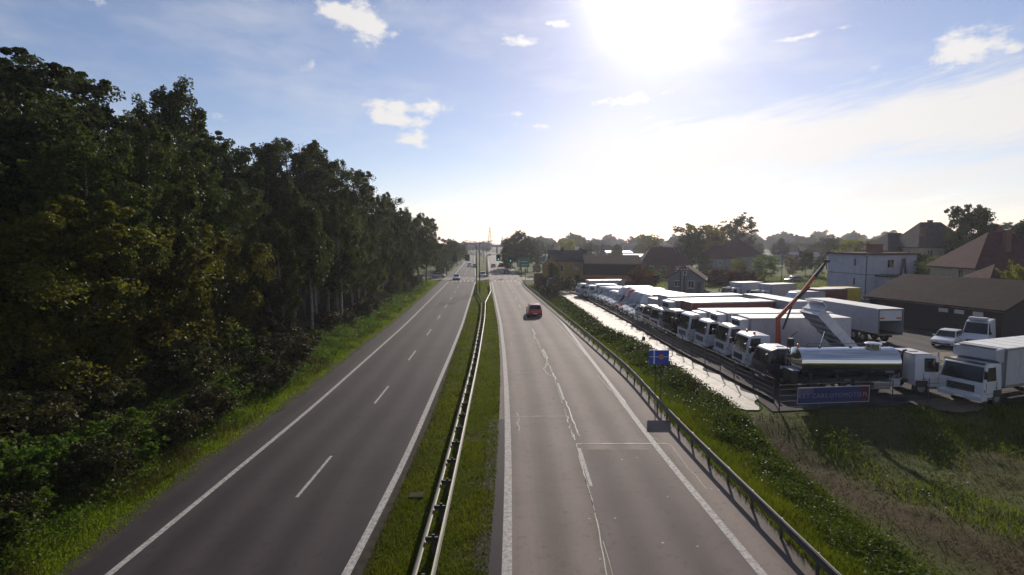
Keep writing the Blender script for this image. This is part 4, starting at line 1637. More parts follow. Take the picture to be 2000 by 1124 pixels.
# blue lane sign on two posts behind the crash barrier
sx, sy = P(1285, 777)
sg = thing('road_sign', 'blue rectangular lane sign with white bars and an orange roundel on two posts', 'road sign', (sx, sy, 0))
w_l, zt = Q(1267, 684, sy)
w_r, zb_ = Q(1306, 712, sy)
ws, hs = w_r - w_l, zt - zb_
M_sblue = mat('sign_blue', (.020, .060, .36), .35, var=.1)
M_swhite = mat('sign_white_bars', (.52, .56, .70), .4)
M_sor = mat('sign_orange', (.62, .30, .10), .4)
M_sred = mat('sign_red_ring', (.45, .05, .03), .4)
k = MB()
k.box((0, 0, (zt + zb_) / 2), (ws, .03, hs))
pl = k.build('plate', M_sblue, sg, bevel=.01)
k = MB()
k.box((-ws * .235, -.02, (zt + zb_) / 2), (.09, .006, hs * .94))
k.box((0, -.021, zb_ + hs * .53), (ws * .93, .004, .035))
k.build('lane_bars', M_swhite, pl)
k = MB()
k.lathe([(-.028, .165), (-.022, .17)], 24, 'Y', (ws * .12, 0, zb_ + hs * .53))
k.build('roundel_ring', M_sred, pl)
k = MB()
k.lathe([(-.034, .13), (-.029, .13)], 24, 'Y', (ws * .12, 0, zb_ + hs * .53))
k.build('roundel', M_sor, pl)
k = MB()
for dx in (-.06, .045):
    k.box((ws * .12 + dx, -.037, zb_ + hs * .53), (.05, .005, .15))
k.build('roundel_mark', M_black, pl)
for dx in (-.18, .16):
    k = MB()
    k.tube((dx, .05, -.3), (dx, .05, zt - .05), .03, n=8)
    k.build('post', M_post, sg)

# lamp posts, traffic signals, direction sign at the crossing
lp_me = None


def lamp_post(label, px, pyb, h, arms=((-1, 1.8), (1, 1.8)), depth=None, r=.10, group='street lamps along the road', thick=M_post):
    if depth is None:
        x, y = P(px, pyb)
    else:
        y = depth
        x = Q(px, pyb, depth)[0]
    o = thing('street_lamp', label, 'street lamp', (x, y, 0), R(3), group)
    k = MB()
    k.tube((0, 0, 0), (0, 0, 1.2), r * 1.35, r * 1.3, 8)
    k.tube((0, 0, 1.2), (0, 0, h - .4), r, r * .6, 8)
    k.build('pole', thick, o)
    for s, ln in arms:
        k = MB()
        k.path([(0, 0, h - .5), (s * ln * .3, 0, h - .12), (s * ln, 0, h)], .045, 6)
        a = k.build('arm', thick, o)
        k = MB()
        k.box((s * (ln + .3), 0, h), (.75, .26, .14))
        k.build('lamp_head', M_galv, a, bevel=.04)
    return o


lamp_post('dark street lamp pole in the median, left one of the near pair', 930.5, 577, 9.6, ((-1, 1.7),))
lamp_post('dark street lamp pole in the median, right one of the near pair', 937, 571, 10.0, ((-1, 2.2), (1, 2.0)))
lamp_post('slender street lamp with double arms high above the far road', 944, 515, 11.6, ((-1, 2.8), (1, 2.8)), 262, .09)
lamp_post('second slender double-arm street lamp further down the median', 945, 515, 11.0, ((-1, 2.8), (1, 2.8)), 340, .09)
lamp_post('thin street lamp with a single arm over the right carriageway', 950.5, 541, 9.4, ((1, 1.6),), 152, .07)
lamp_post('black lamp post with short curved head standing behind the lorry yard', 1526, 555, 8.0, ((-1, .8),), 112, .10)

M_green = bpy.data.materials.new('lit_green_signal')
M_green.use_nodes = True
t = NT(M_green.node_tree)
e = t.n('ShaderNodeEmission')
e.inputs[0].default_value = (.05, 1.0, .62, 1)
e.inputs[1].default_value = 1.1
t.put(t.n('ShaderNodeOutputMaterial').inputs[0], e.outputs[0])
MATS['lit_green_signal'] = M_green


def signal(label, px, py, depth, mast_px, lit, arm=True):
    x, z = Q(px, py, depth)
    xm = Q(mast_px, py, depth)[0]
    o = thing('traffic_light', label, 'traffic light', (xm, depth, 0), 0, 'traffic lights at the crossing')
    k = MB()
    k.tube((0, 0, 0), (0, 0, z + .9), .11, .09, 8)
    k.build('mast', M_post, o)
    k = MB()
    k.tube((0, 0, z + .75), (x - xm + math.copysign(.3, x - xm), 0, z + .95), .07, .05, 6)
    k.build('mast_arm', M_post, o)
    k = MB()
    k.box((x - xm, 0, z), (1.25, .06, 1.75))
    k.box((x - xm, -.12, z), (.42, .26, 1.2))
    hdz = k.build('signal_head', M_black, o, bevel=.03)
    for i, zz in enumerate((.38, 0, -.38)):
        k = MB()
        k.lathe([(-.27, .16), (-.255, .16)], 12, 'Y', (x - xm, 0, z + zz))
        k.build('lens', M_green if lit and i == 2 else M_black, hdz)


signal('dark traffic light hung over the left carriageway, nearest the wood', 888, 505, 152, 866, False)
signal('dark traffic light hung over the left carriageway, nearest the median', 913, 504, 152, 930.5, False)
signal('green-lit traffic light hung over the inner lane of the right carriageway', 973.5, 504, 152, 951.5, True)
signal('green-lit traffic light in front of the dark trees beside the right carriageway', 997, 507, 152, 1018, True)
x_, y_ = P(1026, 556)
o = thing('traffic_light', 'small pedestrian traffic light on a low post at the right road edge', 'traffic light', (x_, y_, 0), 0, 'traffic lights at the crossing')
k = MB()
k.tube((0, 0, 0), (0, 0, 3.3), .06, n=6)
k.build('mast', M_post, o)
k = MB()
k.box((0, -.1, 3.2), (.34, .25, .95))
k.build('signal_head', M_black, o, bevel=.03)
# green direction board
x0_, z1_ = Q(1010, 505, 172)
x1_, z0_ = Q(1034, 522, 172)
o = thing('direction_sign', 'large green direction board with pale route lines in front of the dark trees', 'road sign', ((x0_ + x1_) / 2, 172, 0))
M_sgreen = mat('sign_green', (.012, .15, .10), .4)
k = MB()
ws2, hs2 = x1_ - x0_, z1_ - z0_
k.box((0, 0, (z0_ + z1_) / 2), (ws2, .08, hs2))
pl = k.build('board', M_sgreen, o)
k = MB()
k.box((-ws2 * .36, -.05, z0_ + hs2 * .45), (.14, .02, hs2 * .75))
k.box((ws2 * .02, -.05, z0_ + hs2 * .62), (ws2 * .6, .02, .12))
k.box((ws2 * .08, -.05, z0_ + hs2 * .25), (ws2 * .5, .02, .12))
k.build('route_lines', M_swhite, pl)
for s in (-1, 1):
    k = MB()
    k.tube((s * ws2 * .35, .1, 0), (s * ws2 * .35, .1, z1_), .08, n=6)
    k.build('post', M_post, o)
# striped bollard by the tank lorry
x_, z_ = Q(1833, 700, 37.0)
o = thing('bollard', 'red and white banded post standing behind the tank lorry cab', 'bollard', (x_, 37.0, 0))
for i in range(5):
    k = MB()
    k.tube((0, 0, i * .42), (0, 0, i * .42 + .42), .06, n=8)
    k.build('band', M_tail if i % 2 else M_white2, o)
# loop-shaped scrap of rail and bits on the track shoulder
x_, y_ = P(1257, 664)
k = MB()
k.box((0, 0, .16), (.3, .35, .32), taper=.7)
o = k.build('rubble_block', M_chassis, None, bevel=.04)
o.location = (x_, y_, .01)
tag(o, 'small dark block lying on the bright gravel track', 'rubble')

# overhead line with insulator bracket on wooden poles
o = thing('utility_pole', 'twin-legged utility pole with a dark insulator rack over the grey house roof', 'utility pole', (*P(1332, 578), 0))
ux, uy = P(1332, 578)
_, uz = Q(1332, 524, uy)
k = MB()
for s in (-.35, .35):
    k.tube((s, 0, 0), (s, 0, uz + .3), .11, .09, 8)
k.build('pole', M_wood, o)
k = MB()
for z in (uz - .5, uz + .1, uz + .5):
    k.box((0, 0, z), (2.3, .12, .12))
k.build('crossarm', M_wood, o)
k = MB()
for s in (-.9, -.3, .3, .9):
    k.lathe([(0, .10), (.12, .14), (.28, .14), (.36, .06)], 8, 'Z', (s, 0, uz - .42))
k.build('insulator', M_white2, o)
M_cable = mat('overhead_cable', (.30, .27, .20), .4, metal=.3)
for j, (dx, dz) in enumerate(((-.5, .1), (.5, .1), (0, .5))):
    for (ex, ey, ez, nm) in ((*P(1278, 540, 7.6), 8.4, 'west'), (*P(1490, 560, 3.), 6.2, 'east')):
        a, b = Vector((ux + dx, uy, uz + dz)), Vector((ex + dx, ey if nm == 'west' else 118, ez + dz))
        k = MB()
        k.path([(a.lerp(b, q / 10) - Vector((0, 0, 1.1 * math.sin(math.pi * q / 10)))) for q in range(11)], .022, 4)
        k.build('cable', M_cable, o)


# ------------------------------------------------------------------ buildings
def wall_mat(name, col, var=.15, v2=None):
    return mat(name, col, .85, var=var, vscale=.8, bump=.25, bscale=14, dirt=.3, col2=v2)


def tile_mat(name, col, col2, pitch=.33, rough=.7):
    """Roof tiles too small to pick apart at this distance: rows and joints as fine relief."""
    if name in MATS:
        return MATS[name]
    m = bpy.data.materials.new(name)
    m.use_nodes = True
    t = NT(m.node_tree)
    tcn = t.n('ShaderNodeTexCoord')
    s = t.n('ShaderNodeSeparateXYZ')
    t.put(s.inputs[0], tcn.outputs['Object'])
    row = t.math('FRACT', t.math('DIVIDE', s.outputs[2], pitch * .62))
    colx = t.math('ABSOLUTE', t.math('SINE', t.math('MULTIPLY', t.math('ADD', s.outputs[0], s.outputs[1]), math.pi / pitch)))
    n = t.noise(tcn.outputs['Object'], 1.3, 5, .65)
    n2 = t.noise(tcn.outputs['Object'], 7.0, 3, .6)
    c = t.mix(t.step(n, .3, .7), rgb(*col), rgb(*col2))
    c = t.mix(t.math('MULTIPLY', t.step(n2, .5, .75), .5), c, rgb(*[x * .5 for x in col]))
    b = t.n('ShaderNodeBsdfPrincipled')
    t.put(b.inputs['Base Color'], c)
    b.inputs['Roughness'].default_value = rough
    b.inputs['Specular IOR Level'].default_value = .15
    bp = t.n('ShaderNodeBump')
    bp.inputs['Strength'].default_value = .5
    bp.inputs['Distance'].default_value = .05
    t.put(bp.inputs['Height'], t.math('ADD', row, t.math('MULTIPLY', colx, .7)))
    t.put(b.inputs['Normal'], bp.outputs[0])
    t.put(t.n('ShaderNodeOutputMaterial').inputs[0], b.outputs[0])
    MATS[name] = m
    return m


W_yellow = wall_mat('ochre_render', (.42, .28, .08))
W_grey = wall_mat('grey_render', (.17, .18, .20))
W_white = wall_mat('white_render', (.42, .44, .52))
W_brick = wall_mat('brown_brick', (.17, .085, .055))
W_cream = wall_mat('cream_render', (.42, .36, .26))
W_dark = mat('tarred_timber_wall', (.030, .024, .026), .85, var=.3, bump=.3)
W_pink = wall_mat('dusty_orange_render', (.36, .20, .12))
T_brown = tile_mat('brown_roofing_felt', (.030, .019, .018), (.044, .028, .026), .22, .95)
T_dark = tile_mat('dark_roof_tiles', (.046, .022, .021), (.062, .030, .027), .33, .9)
T_red = tile_mat('red_roof_tiles', (.060, .028, .028), (.090, .042, .042), .42, .92)
T_grey = tile_mat('grey_roof_tiles', (.055, .052, .050), (.080, .074, .070), .33, .92)
T_pale = tile_mat('pale_sheet_roof', (.35, .33, .31), (.42, .40, .38), 1.0, .5)
M_frame = mat('window_frame_paint', (.55, .54, .52), .5)
M_frame_d = mat('dark_window_frame', (.06, .045, .04), .6)


def window(root, x, y, z, w_, h_, face, frame=M_frame, name='window', bars=True):
    """face: F B L R of the house; x, y is a point on that wall."""
    nx_, ny_ = {'F': (0, -1), 'B': (0, 1), 'L': (-1, 0), 'R': (1, 0)}[face]
    k = MB()
    ax = (1, 0) if ny_ else (0, 1)
    fw = .09
    for s in (-1, 1):
        d = (fw, .10) if ny_ else (.10, fw)
        k.box((x + ax[0] * s * (w_ / 2 - fw / 2) + nx_ * .02, y + ax[1] * s * (w_ / 2 - fw / 2) + ny_ * .02, z), (d[0], d[1], h_))
        d = (w_ - 2 * fw, .10) if ny_ else (.10, w_ - 2 * fw)
        k.box((x + nx_ * .02, y + ny_ * .02, z + s * (h_ / 2 - fw / 2)), (d[0], d[1], fw))
    if bars:
        d = (.06, .08) if ny_ else (.08, .06)
        k.box((x + nx_ * .02, y + ny_ * .02, z), (d[0], d[1], h_ - 2 * fw))
    f = k.build(name, frame, root)
    k = MB()
    d = (w_ - 2 * fw, .03) if ny_ else (.03, w_ - 2 * fw)
    k.box((x + nx_ * .02, y + ny_ * .02, z), (d[0], d[1], h_ - 2 * fw))
    k.build('pane', M_glass, f)
    k = MB()
    d = (w_ + .16, .22) if ny_ else (.22, w_ + .16)
    k.box((x + nx_ * .09, y + ny_ * .09, z - h_ / 2 - .04), (d[0], d[1], .07))
    k.build('sill', frame, f)


def house(label, cx, cy, rz, L, W, he, hr, walls, roof, hip=0.0, over=.45, wins=(), chim=(), z0=0.0, name='house', cat='house', door=None, group=None, gutter=True):
    """Ridge along local x. hip: how far the ridge ends are pulled in (0 = gables). wins: (face, u, z, w, h)."""
    r = thing(name, label, cat, (cx, cy, z0), rz, group)
    k = MB()
    if hip:
        k.box((0, 0, he / 2 - .5), (L, W, he + 1))
    else:
        k.prism([(-W / 2, -1), (W / 2, -1), (W / 2, he), (0, hr - .12), (-W / 2, he)], L)
        k.v = [(p[1], p[0], p[2]) for p in k.v]
    wl = k.build('wall', walls, r)
    a, bb = L / 2 + over, W / 2 + over
    ze = he - over * (hr - he) / (W / 2)
    th = .16
    k = MB()
    if hip:
        rl = L / 2 - hip
        vs = [(-a, -bb, ze), (a, -bb, ze), (a, bb, ze), (-a, bb, ze), (-rl, 0, hr), (rl, 0, hr)]
        vs += [(x, y, z - th) for x, y, z in vs[:4]]
        k.add(vs, [(0, 1, 5, 4), (2, 3, 4, 5), (1, 2, 5), (3, 0, 4), (0, 6, 7, 1), (1, 7, 8, 2), (2, 8, 9, 3), (3, 9, 6, 0), (9, 8, 7, 6)])
    else:
        for s in (-1, 1):
            vs = [(-a, s * bb, ze), (a, s * bb, ze), (a, 0, hr), (-a, 0, hr)]
            vs = vs + [(x, y, z + th) for x, y, z in vs]
            k.add(vs, [(0, 1, 2, 3), (7, 6, 5, 4), (0, 4, 5, 1), (1, 5, 6, 2), (2, 6, 7, 3), (3, 7, 4, 0)])
    rf = k.build('roof', roof, r)
    if gutter:
        for s in (-1, 1):
            k = MB()
            k.tube((-a, s * (bb + .05), ze - .02), (a, s * (bb + .05), ze - .02), .07, n=6)
            k.build('gutter', M_frame_d, rf)
    for u, v, h in chim:
        zc_ = hr - abs(v) * (hr - he) / (W / 2)
        k = MB()
        k.box((u, v, zc_ + h / 2 - .4), (.75, .6, h + .8))
        k.box((u, v, zc_ + h + .05), (.9, .75, .12))
        k.build('chimney', W_brick, rf)
    for f, u, z, w_, h_ in wins:
        x_, y_ = {'F': (u, -W / 2), 'B': (u, W / 2), 'L': (-L / 2, u), 'R': (L / 2, u)}[f]
        window(r, x_, y_, z, w_, h_, f)
    if door:
        f, u, w_, h_ = door
        x_, y_ = {'F': (u, -W / 2), 'L': (-L / 2, u), 'R': (L / 2, u)}[f]
        k = MB()
        k.box((x_, y_, h_ / 2), (w_, .12, h_) if f == 'F' else (.12, w_, h_))
        d_ = k.build('door', M_frame_d, r)
        k = MB()
        k.box((x_ + w_ * .35, y_ - .09, h_ * .48), (.12, .06, .05))
        k.build('handle', M_galv, d_)
    return r


def px_house(pxc, depth):
    return Q(pxc, 475, depth)[0]


# yellow house by the crossing with the long dark barn behind
house('ochre house with two chimneys beside the crossing, tied to the dark barn', px_house(1108, 131), 131, R(-4), 8.6, 8.0, 5.6, 7.7, W_yellow, T_grey,
      wins=(('F', -1.6, 3.6, 1.3, 1.5), ('F', 2.0, 4.1, 1.0, 1.4), ('L', 0, 3.8, 1.1, 1.3), ('F', -1.6, 1.3, 1.2, 1.2)), chim=((-1.2, -.8, 1.3), (3.2, -.6, .9)), door=('F', 2.2, 1.1, 2.1))
house('small ochre annexe with gable at the left end of the ochre house', px_house(1077, 128), 128, R(86), 5.0, 4.2, 4.3, 6.4, W_yellow, T_grey, wins=(('L', 0, 2.6, 1.0, 1.2),), name='annexe', cat='house')
br1 = house('long dark timber barn with pale brown roof beside the ochre house', px_house(1196, 124), 126, R(-3), 12.4, 9, 4.9, 6.7, W_dark, T_brown, name='barn', cat='barn', over=.3)
bs = MB()
bs.box((0, 0, 2.6), (.47, .06, 4.4))
bme = bs.mesh('board', W_dark)
wl = [c_ for c_ in br1.children if c_.name.startswith('wall')][0]
for i in range(24):
    link('board', bme, wl, (-6.0 + i * .52, -4.52, 0))
# rusty strip roof below the barn
house('low lean-to with rust-orange sheet roof in front of the dark barn', px_house(1192, 116), 117, R(-3), 10.5, 3.2, 1.5, 2.5, W_brick, tile_mat('rusty_sheet_roof', (.26, .11, .03), (.20, .07, .03), .6), name='shed', cat='shed', over=.2, gutter=False)
k = MB()
k.box((0, 0, 1.3), (2.0, .5, 2.6))
k.box((0, 0, 2.65), (2.2, .7, .12))
o = k.build('gate_pier', W_brick)
o.location = (px_house(1052, 124), 124, 0)
tag(o, 'brown brick gate pier at the road corner beside the crossing', 'gate pier')
k = MB()
k.box((0, 0, 1.0), (1.9, .9, 2.0))
k.box((0, 0, 2.03), (2.0, 1.0, .08))
o = k.build('utility_cabinet', M_teal, bevel=.04)
o.location = (px_house(1077, 116), 116, 0)
tag(o, 'pale blue-grey utility cabinet below the ochre house', 'cabinet')
# grey gabled cottage at the far side of the yard
house('low grey cottage with brown gabled roof behind the row of lorries', px_house(1345, 110), 110.5, R(68), 8.2, 6.6, 2.7, 4.9, W_grey, T_brown,
      wins=(('L', -1.1, 1.5, 1.2, 1.5), ('L', 1.5, 1.6, 1.1, 1.2), ('L', .1, 3.7, .6, .7), ('F', 1, 1.5, 1.0, 1.1)), door=('L', -2.6, .9, 2.0), over=.5)
# big houses behind
house('large old house with steep dark hipped roof behind the barn', px_house(1298, 152), 153, R(-4), 13.5, 10, 4.2, 8.4, W_brick, T_dark, hip=3.2,
      wins=(('F', -4, 2.6, 1.2, 1.5), ('F', -1, 2.6, 1.2, 1.5), ('F', 3, 2.6, 1.2, 1.5), ('L', 0, 2.6, 1.2, 1.5)), chim=((-.5, .6, .9),))
house('tall grey house with dark pyramid roof under the tall airy tree', px_house(1440, 172), 174, R(10), 12.5, 11, 6.0, 11.0, W_grey, T_dark, hip=5.4,
      wins=(('F', -3.5, 4.2, 1.2, 1.5), ('F', 0, 4.2, 1.2, 1.5), ('F', 3.2, 4.2, 1.2, 1.5), ('F', -3.5, 1.5, 1.2, 1.4), ('F', 2, 1.5, 1.2, 1.4)))
house('dark-roofed wing with pale gutter in front of the pyramid-roofed house', px_house(1400, 170), 170, R(12), 7.5, 7.0, 5.4, 8.7, W_grey, T_dark, hip=2.6, wins=(('F', -1, 3.5, 1.1, 1.4),), name='house_wing', cat='house')
house('small russet-roofed house between the hedges right of the pyramid-roofed house', px_house(1575, 190), 192, R(-6), 9, 8, 4.0, 6.2, W_pink, T_pale, wins=(('F', -2, 2.4, 1.1, 1.3), ('F', 2, 2.4, 1.1, 1.3)))
# white flat-roofed building
wb = thing('flat_roof_building', 'white two-storey flat-roofed building with dark chimney block behind the shed', 'building', (64.0, 97.0, 0), R(4))
k = MB()
k.box((0, 0, 3.3), (9.0, 10.0, 8.6))
k.build('wall', W_white, wb)
k = MB()
k.box((0, 0, 7.72), (9.7, 10.7, .22))
k.box((0, 0, 7.87), (9.3, 10.3, .08))
rf = k.build('roof', T_dark, wb)
k = MB()
k.box((-.4, -1.4, 8.6), (2.1, 1.3, 1.5))
k.box((-.4, -1.4, 9.38), (2.3, 1.5, .12))
k.build('chimney', W_brick, rf)
k = MB()
k.box((0, -5.03, 4.25), (8.98, .05, .12))
k.box((-4.53, 0, 4.25), (.05, 9.98, .12))
k.build('string_course', W_grey, wb)
k = MB()
k.box((-4.5, -5.06, 3.6), (.12, .1, 7.6))
k.box((4.5, -5.06, 3.6), (.1, .1, 7.6))
k.build('downpipe', M_frame_d, wb)
for z in (6.3, 3.0):
    window(wb, -4.5, -2.3, z, .34, 1.1, 'L', M_frame_d, bars=False)
for u, z in ((-.2, 6.1),):
    window(wb, u, -5.0, z, 1.3, 1.5, 'F', M_white2)
k = MB()
k.box((-1.0, -6.2, 2.0), (3.3, 2.4, 4.0))
pw = k.build('porch', W_white, wb)
k = MB()
k.box((-1.0, -6.3, 4.1), (3.9, 3.0, .2))
k.build('porch_roof', T_dark, pw)
window(wb, .2, -7.4, 2.6, .5, .9, 'F', M_frame_d, bars=False)
k = MB()
k.tube((1.5, -5.2, 3.6), (1.95, -5.2, 6.95), .15, n=5)
k.tube((2.55, -5.2, 3.6), (2.1, -5.2, 6.95), .15, n=5)
k.box((2.02, -5.14, 6.85), (.6, .12, .35))
k.build('pipe_brackets', M_chassis, wb)
# brown-roofed shed along the yard
shd = house('long low storage shed with brown felt roof and three small windows', 51.3, 60.8, R(105.6), 14.3, 11.5, 3.15, 5.6, W_dark, T_brown, name='shed', cat='shed', over=.5,
            wins=())
for u in (-5.0, -3.2, -1.6):
    k = MB()
    k.box((u, 5.77, 2.45), (.95, .06, .42))
    k.build('window', M_frame, shd)
# large houses on the slope at the right
hs_ = house('large three-storey house with grey hipped roof on the slope to the right', px_house(1822, 112), 113, R(-3), 10.5, 10, 9.2, 13.9, W_cream, T_grey, hip=3.2,
            wins=(('F', -3.2, 7.5, 1.2, 1.5), ('F', 0, 7.5, 1.2, 1.5), ('F', 3, 7.5, 1.2, 1.5), ('L', -2, 7.3, 1.2, 1.5), ('F', -3, 4.5, 1.2, 1.5)), chim=((.2, .4, .7), (-3.5, -3, 1.6)))
house('russet-walled wing with lower grey roof at the left of the large house', px_house(1752, 117), 118, R(-3), 7.5, 9, 8.4, 11.8, W_pink, T_grey, hip=2.4, wins=(('F', -1, 6.5, 1.2, 1.4), ('F', 1.5, 3.2, 1.2, 1.4)), name='house_wing', cat='house')
house('dark block with low roof joining the large house and the big round tree', px_house(1868, 116), 119, R(-3), 9, 8, 9.0, 11.7, W_grey, T_dark, hip=2.0, name='house_wing', cat='house', wins=(('F', 0, 7, 1.2, 1.4),))
house('blue-grey low house between the bushes right of the large house', px_house(1885, 100), 100, R(-4), 11, 7, 5.6, 7.0, W_grey, T_dark, wins=(('F', -3, 4.4, 1.1, 1.3), ('F', .6, 4.4, 1.1, 1.3)))
house('cream house with red tiled hipped roof at the right edge behind the shed', px_house(1975, 76), 78, R(-6), 12, 9.5, 6.6, 11.2, W_cream, T_red, hip=4.6,
      wins=(('F', -3.9, 5.3, 1.1, 1.4), ('F', 0, 5.3, 1.1, 1.4), ('L', -2, 5.3, 1.1, 1.3)), chim=((-.8, -2.6, 2.6), (.4, .6, 1.2)))
house('red tiled lower bay in front of the red-roofed house', px_house(1958, 70), 70.5, R(-6), 4.6, 4.5, 5.2, 6.9, W_cream, T_red, hip=2.0, name='house_wing', cat='house', wins=(('F', 0, 4.5, 1.0, 1.2),))

# distant low buildings across the fields
rs = np.random.RandomState(11)
for i, (px, d, L_, W_, he_, hr_, wm, rm, lab) in enumerate([
        (1085, 260, 14, 8, 3.5, 4.2, W_white, T_pale, 'pale flat shed far off left of the fields'), (1130, 300, 18, 9, 4, 5, W_white, T_pale, 'long white-roofed hall in the hazy distance'),
        (1172, 340, 12, 10, 5, 8, W_grey, T_dark, 'grey gabled house in the hazy distance, left of the spruce'), (1205, 330, 16, 9, 3.8, 4.8, W_cream, T_pale, 'cream shed with bright roof in the hazy distance'),
        (1236, 360, 13, 11, 7, 9.5, W_grey, T_grey, 'blue-grey tall block in the hazy distance above the barn'), (1150, 420, 22, 12, 6, 7, W_white, T_pale, 'broad pale hall near the horizon'),
        (1062, 420, 16, 10, 5, 8, W_white, T_red, 'far red-roofed house near the horizon'), (1245, 240, 12, 8, 3.6, 4.6, W_brick, T_pale, 'low workshop with white roof edge beyond the barn'),
        (1545, 300, 16, 10, 5, 7.5, W_grey, T_dark, 'grey house under the far tree line'), (1600, 270, 12, 9, 4.5, 7, W_white, T_red, 'white house with red roof under the far trees'),
        (1520, 240, 14, 8, 4, 5, W_white, T_pale, 'white low shed beyond the black lamp post'), (1110, 520, 20, 12, 7, 10, W_grey, T_grey, 'grey far block on the horizon'),
        (1290, 420, 16, 12, 6, 9, W_white, T_grey, 'white far house between the distant trees'), (1680, 230, 14, 10, 5, 8.5, W_pink, T_red, 'orange-walled far house behind the yellow trees'),
        (880, 430, 18, 10, 5, 7, W_white, T_grey, 'pale far building left of the bridge')]):
    house(lab, px_house(px, d), d, R(rs.uniform(-25, 25)), L_, W_, he_, hr_, wm, rm, over=.4, wins=tuple(('F', u, he_ * .55, 1.3, 1.4) for u in np.arange(-L_ / 2 + 2, L_ / 2 - 1, 3.2)), gutter=False)

# road bridge across the far end
bd = 500
o = thing('road_bridge', 'low grey road bridge crossing the motorway in the far haze', 'bridge', (0, bd, 0), R(3))
M_bridge = mat('bridge_concrete', (.16, .16, .19), .8, var=.2)
_, zd = Q(950, 480, bd)
k = MB()
k.box((-28, 0, zd - .8), (150, 9, 1.5))
k.build('deck', M_bridge, o)
for y_ in (-4.6, 4.6):
    k = MB()
    k.box((-28, y_, zd + .45), (150, .2, .9))
    k.build('parapet', M_bridge, o)
for x_ in (-62, -46, -30, -14, 2):
    k = MB()
    k.box((x_, 0, (zd - 1.5) / 2), (1.6, 7, zd - 1.6))
    k.build('pier', M_bridge, o)

# lattice pylons
M_pyl = mat('pylon_steel', (.16, .16, .18), .6, metal=.4)


def pylon(label, px, pytop, depth, w_=5.0):
    x, zt = Q(px, pytop, depth)
    o = thing('power_pylon', label, 'pylon', (x, depth, 0), R(8), 'lattice pylons on the horizon')
    k = MB()
    lv = [0, zt * .25, zt * .45, zt * .62, zt * .76, zt * .88, zt]
    hw_ = [w_ / 2 * (1 - .93 * (z / zt) ** .75) for z in lv]
    r_ = depth * .00022
    for i in range(len(lv) - 1):
        a, b = hw_[i], hw_[i + 1]
        for sx_, sy_ in ((-1, -1), (1, -1), (1, 1), (-1, 1)):
            k.tube((sx_ * a, sy_ * a, lv[i]), (sx_ * b, sy_ * b, lv[i + 1]), r_, n=4)
        for sy_ in (-1, 1):
            k.tube((-a, sy_ * a, lv[i]), (b, sy_ * b, lv[i + 1]), r_ * .7, n=4)
            k.tube((a, sy_ * a, lv[i]), (-b, sy_ * b, lv[i + 1]), r_ * .7, n=4)
    k.build('tower', M_pyl, o)
    for f, ln in ((.60, w_ * .95), (.74, w_ * .8), (.88, w_ * .6)):
        k = MB()
        z = zt * f
        for s in (-1, 1):
            k.tube((0, 0, z), (s * ln, 0, z), r_, n=4)
            k.tube((0, 0, z + zt * .045), (s * ln, 0, z), r_ * .8, n=4)
        k.build('crossarm', M_pyl, o)


pylon('tall lattice pylon above the far bridge', 956.5, 443, 620, 7)
pylon('smaller lattice pylon left of the dark tree clump', 981, 462, 700, 7)

# ------------------------------------------------------------------ trees
def leaf_quads(pos, size, rs, droop=0.0, flat=.35, aspect=1.7):
    """One bent-free diamond leaf per position, random attitude."""
    n = len(pos)
    a = rs.normal(size=(n, 3))
    a[:, 2] = a[:, 2] * (1 - flat) - droop
    a /= np.linalg.norm(a, axis=1)[:, None] + 1e-9
    b = rs.normal(size=(n, 3))
    b -= a * (a * b).sum(1)[:, None]
    b /= np.linalg.norm(b, axis=1)[:, None] + 1e-9
    s = size * rs.uniform(.6, 1.35, n)[:, None]
    l, w_ = a * s * aspect / 2, b * s / 2
    return np.stack([pos - l, pos + w_ - l * .1, pos + l, pos - w_ - l * .1], 1)


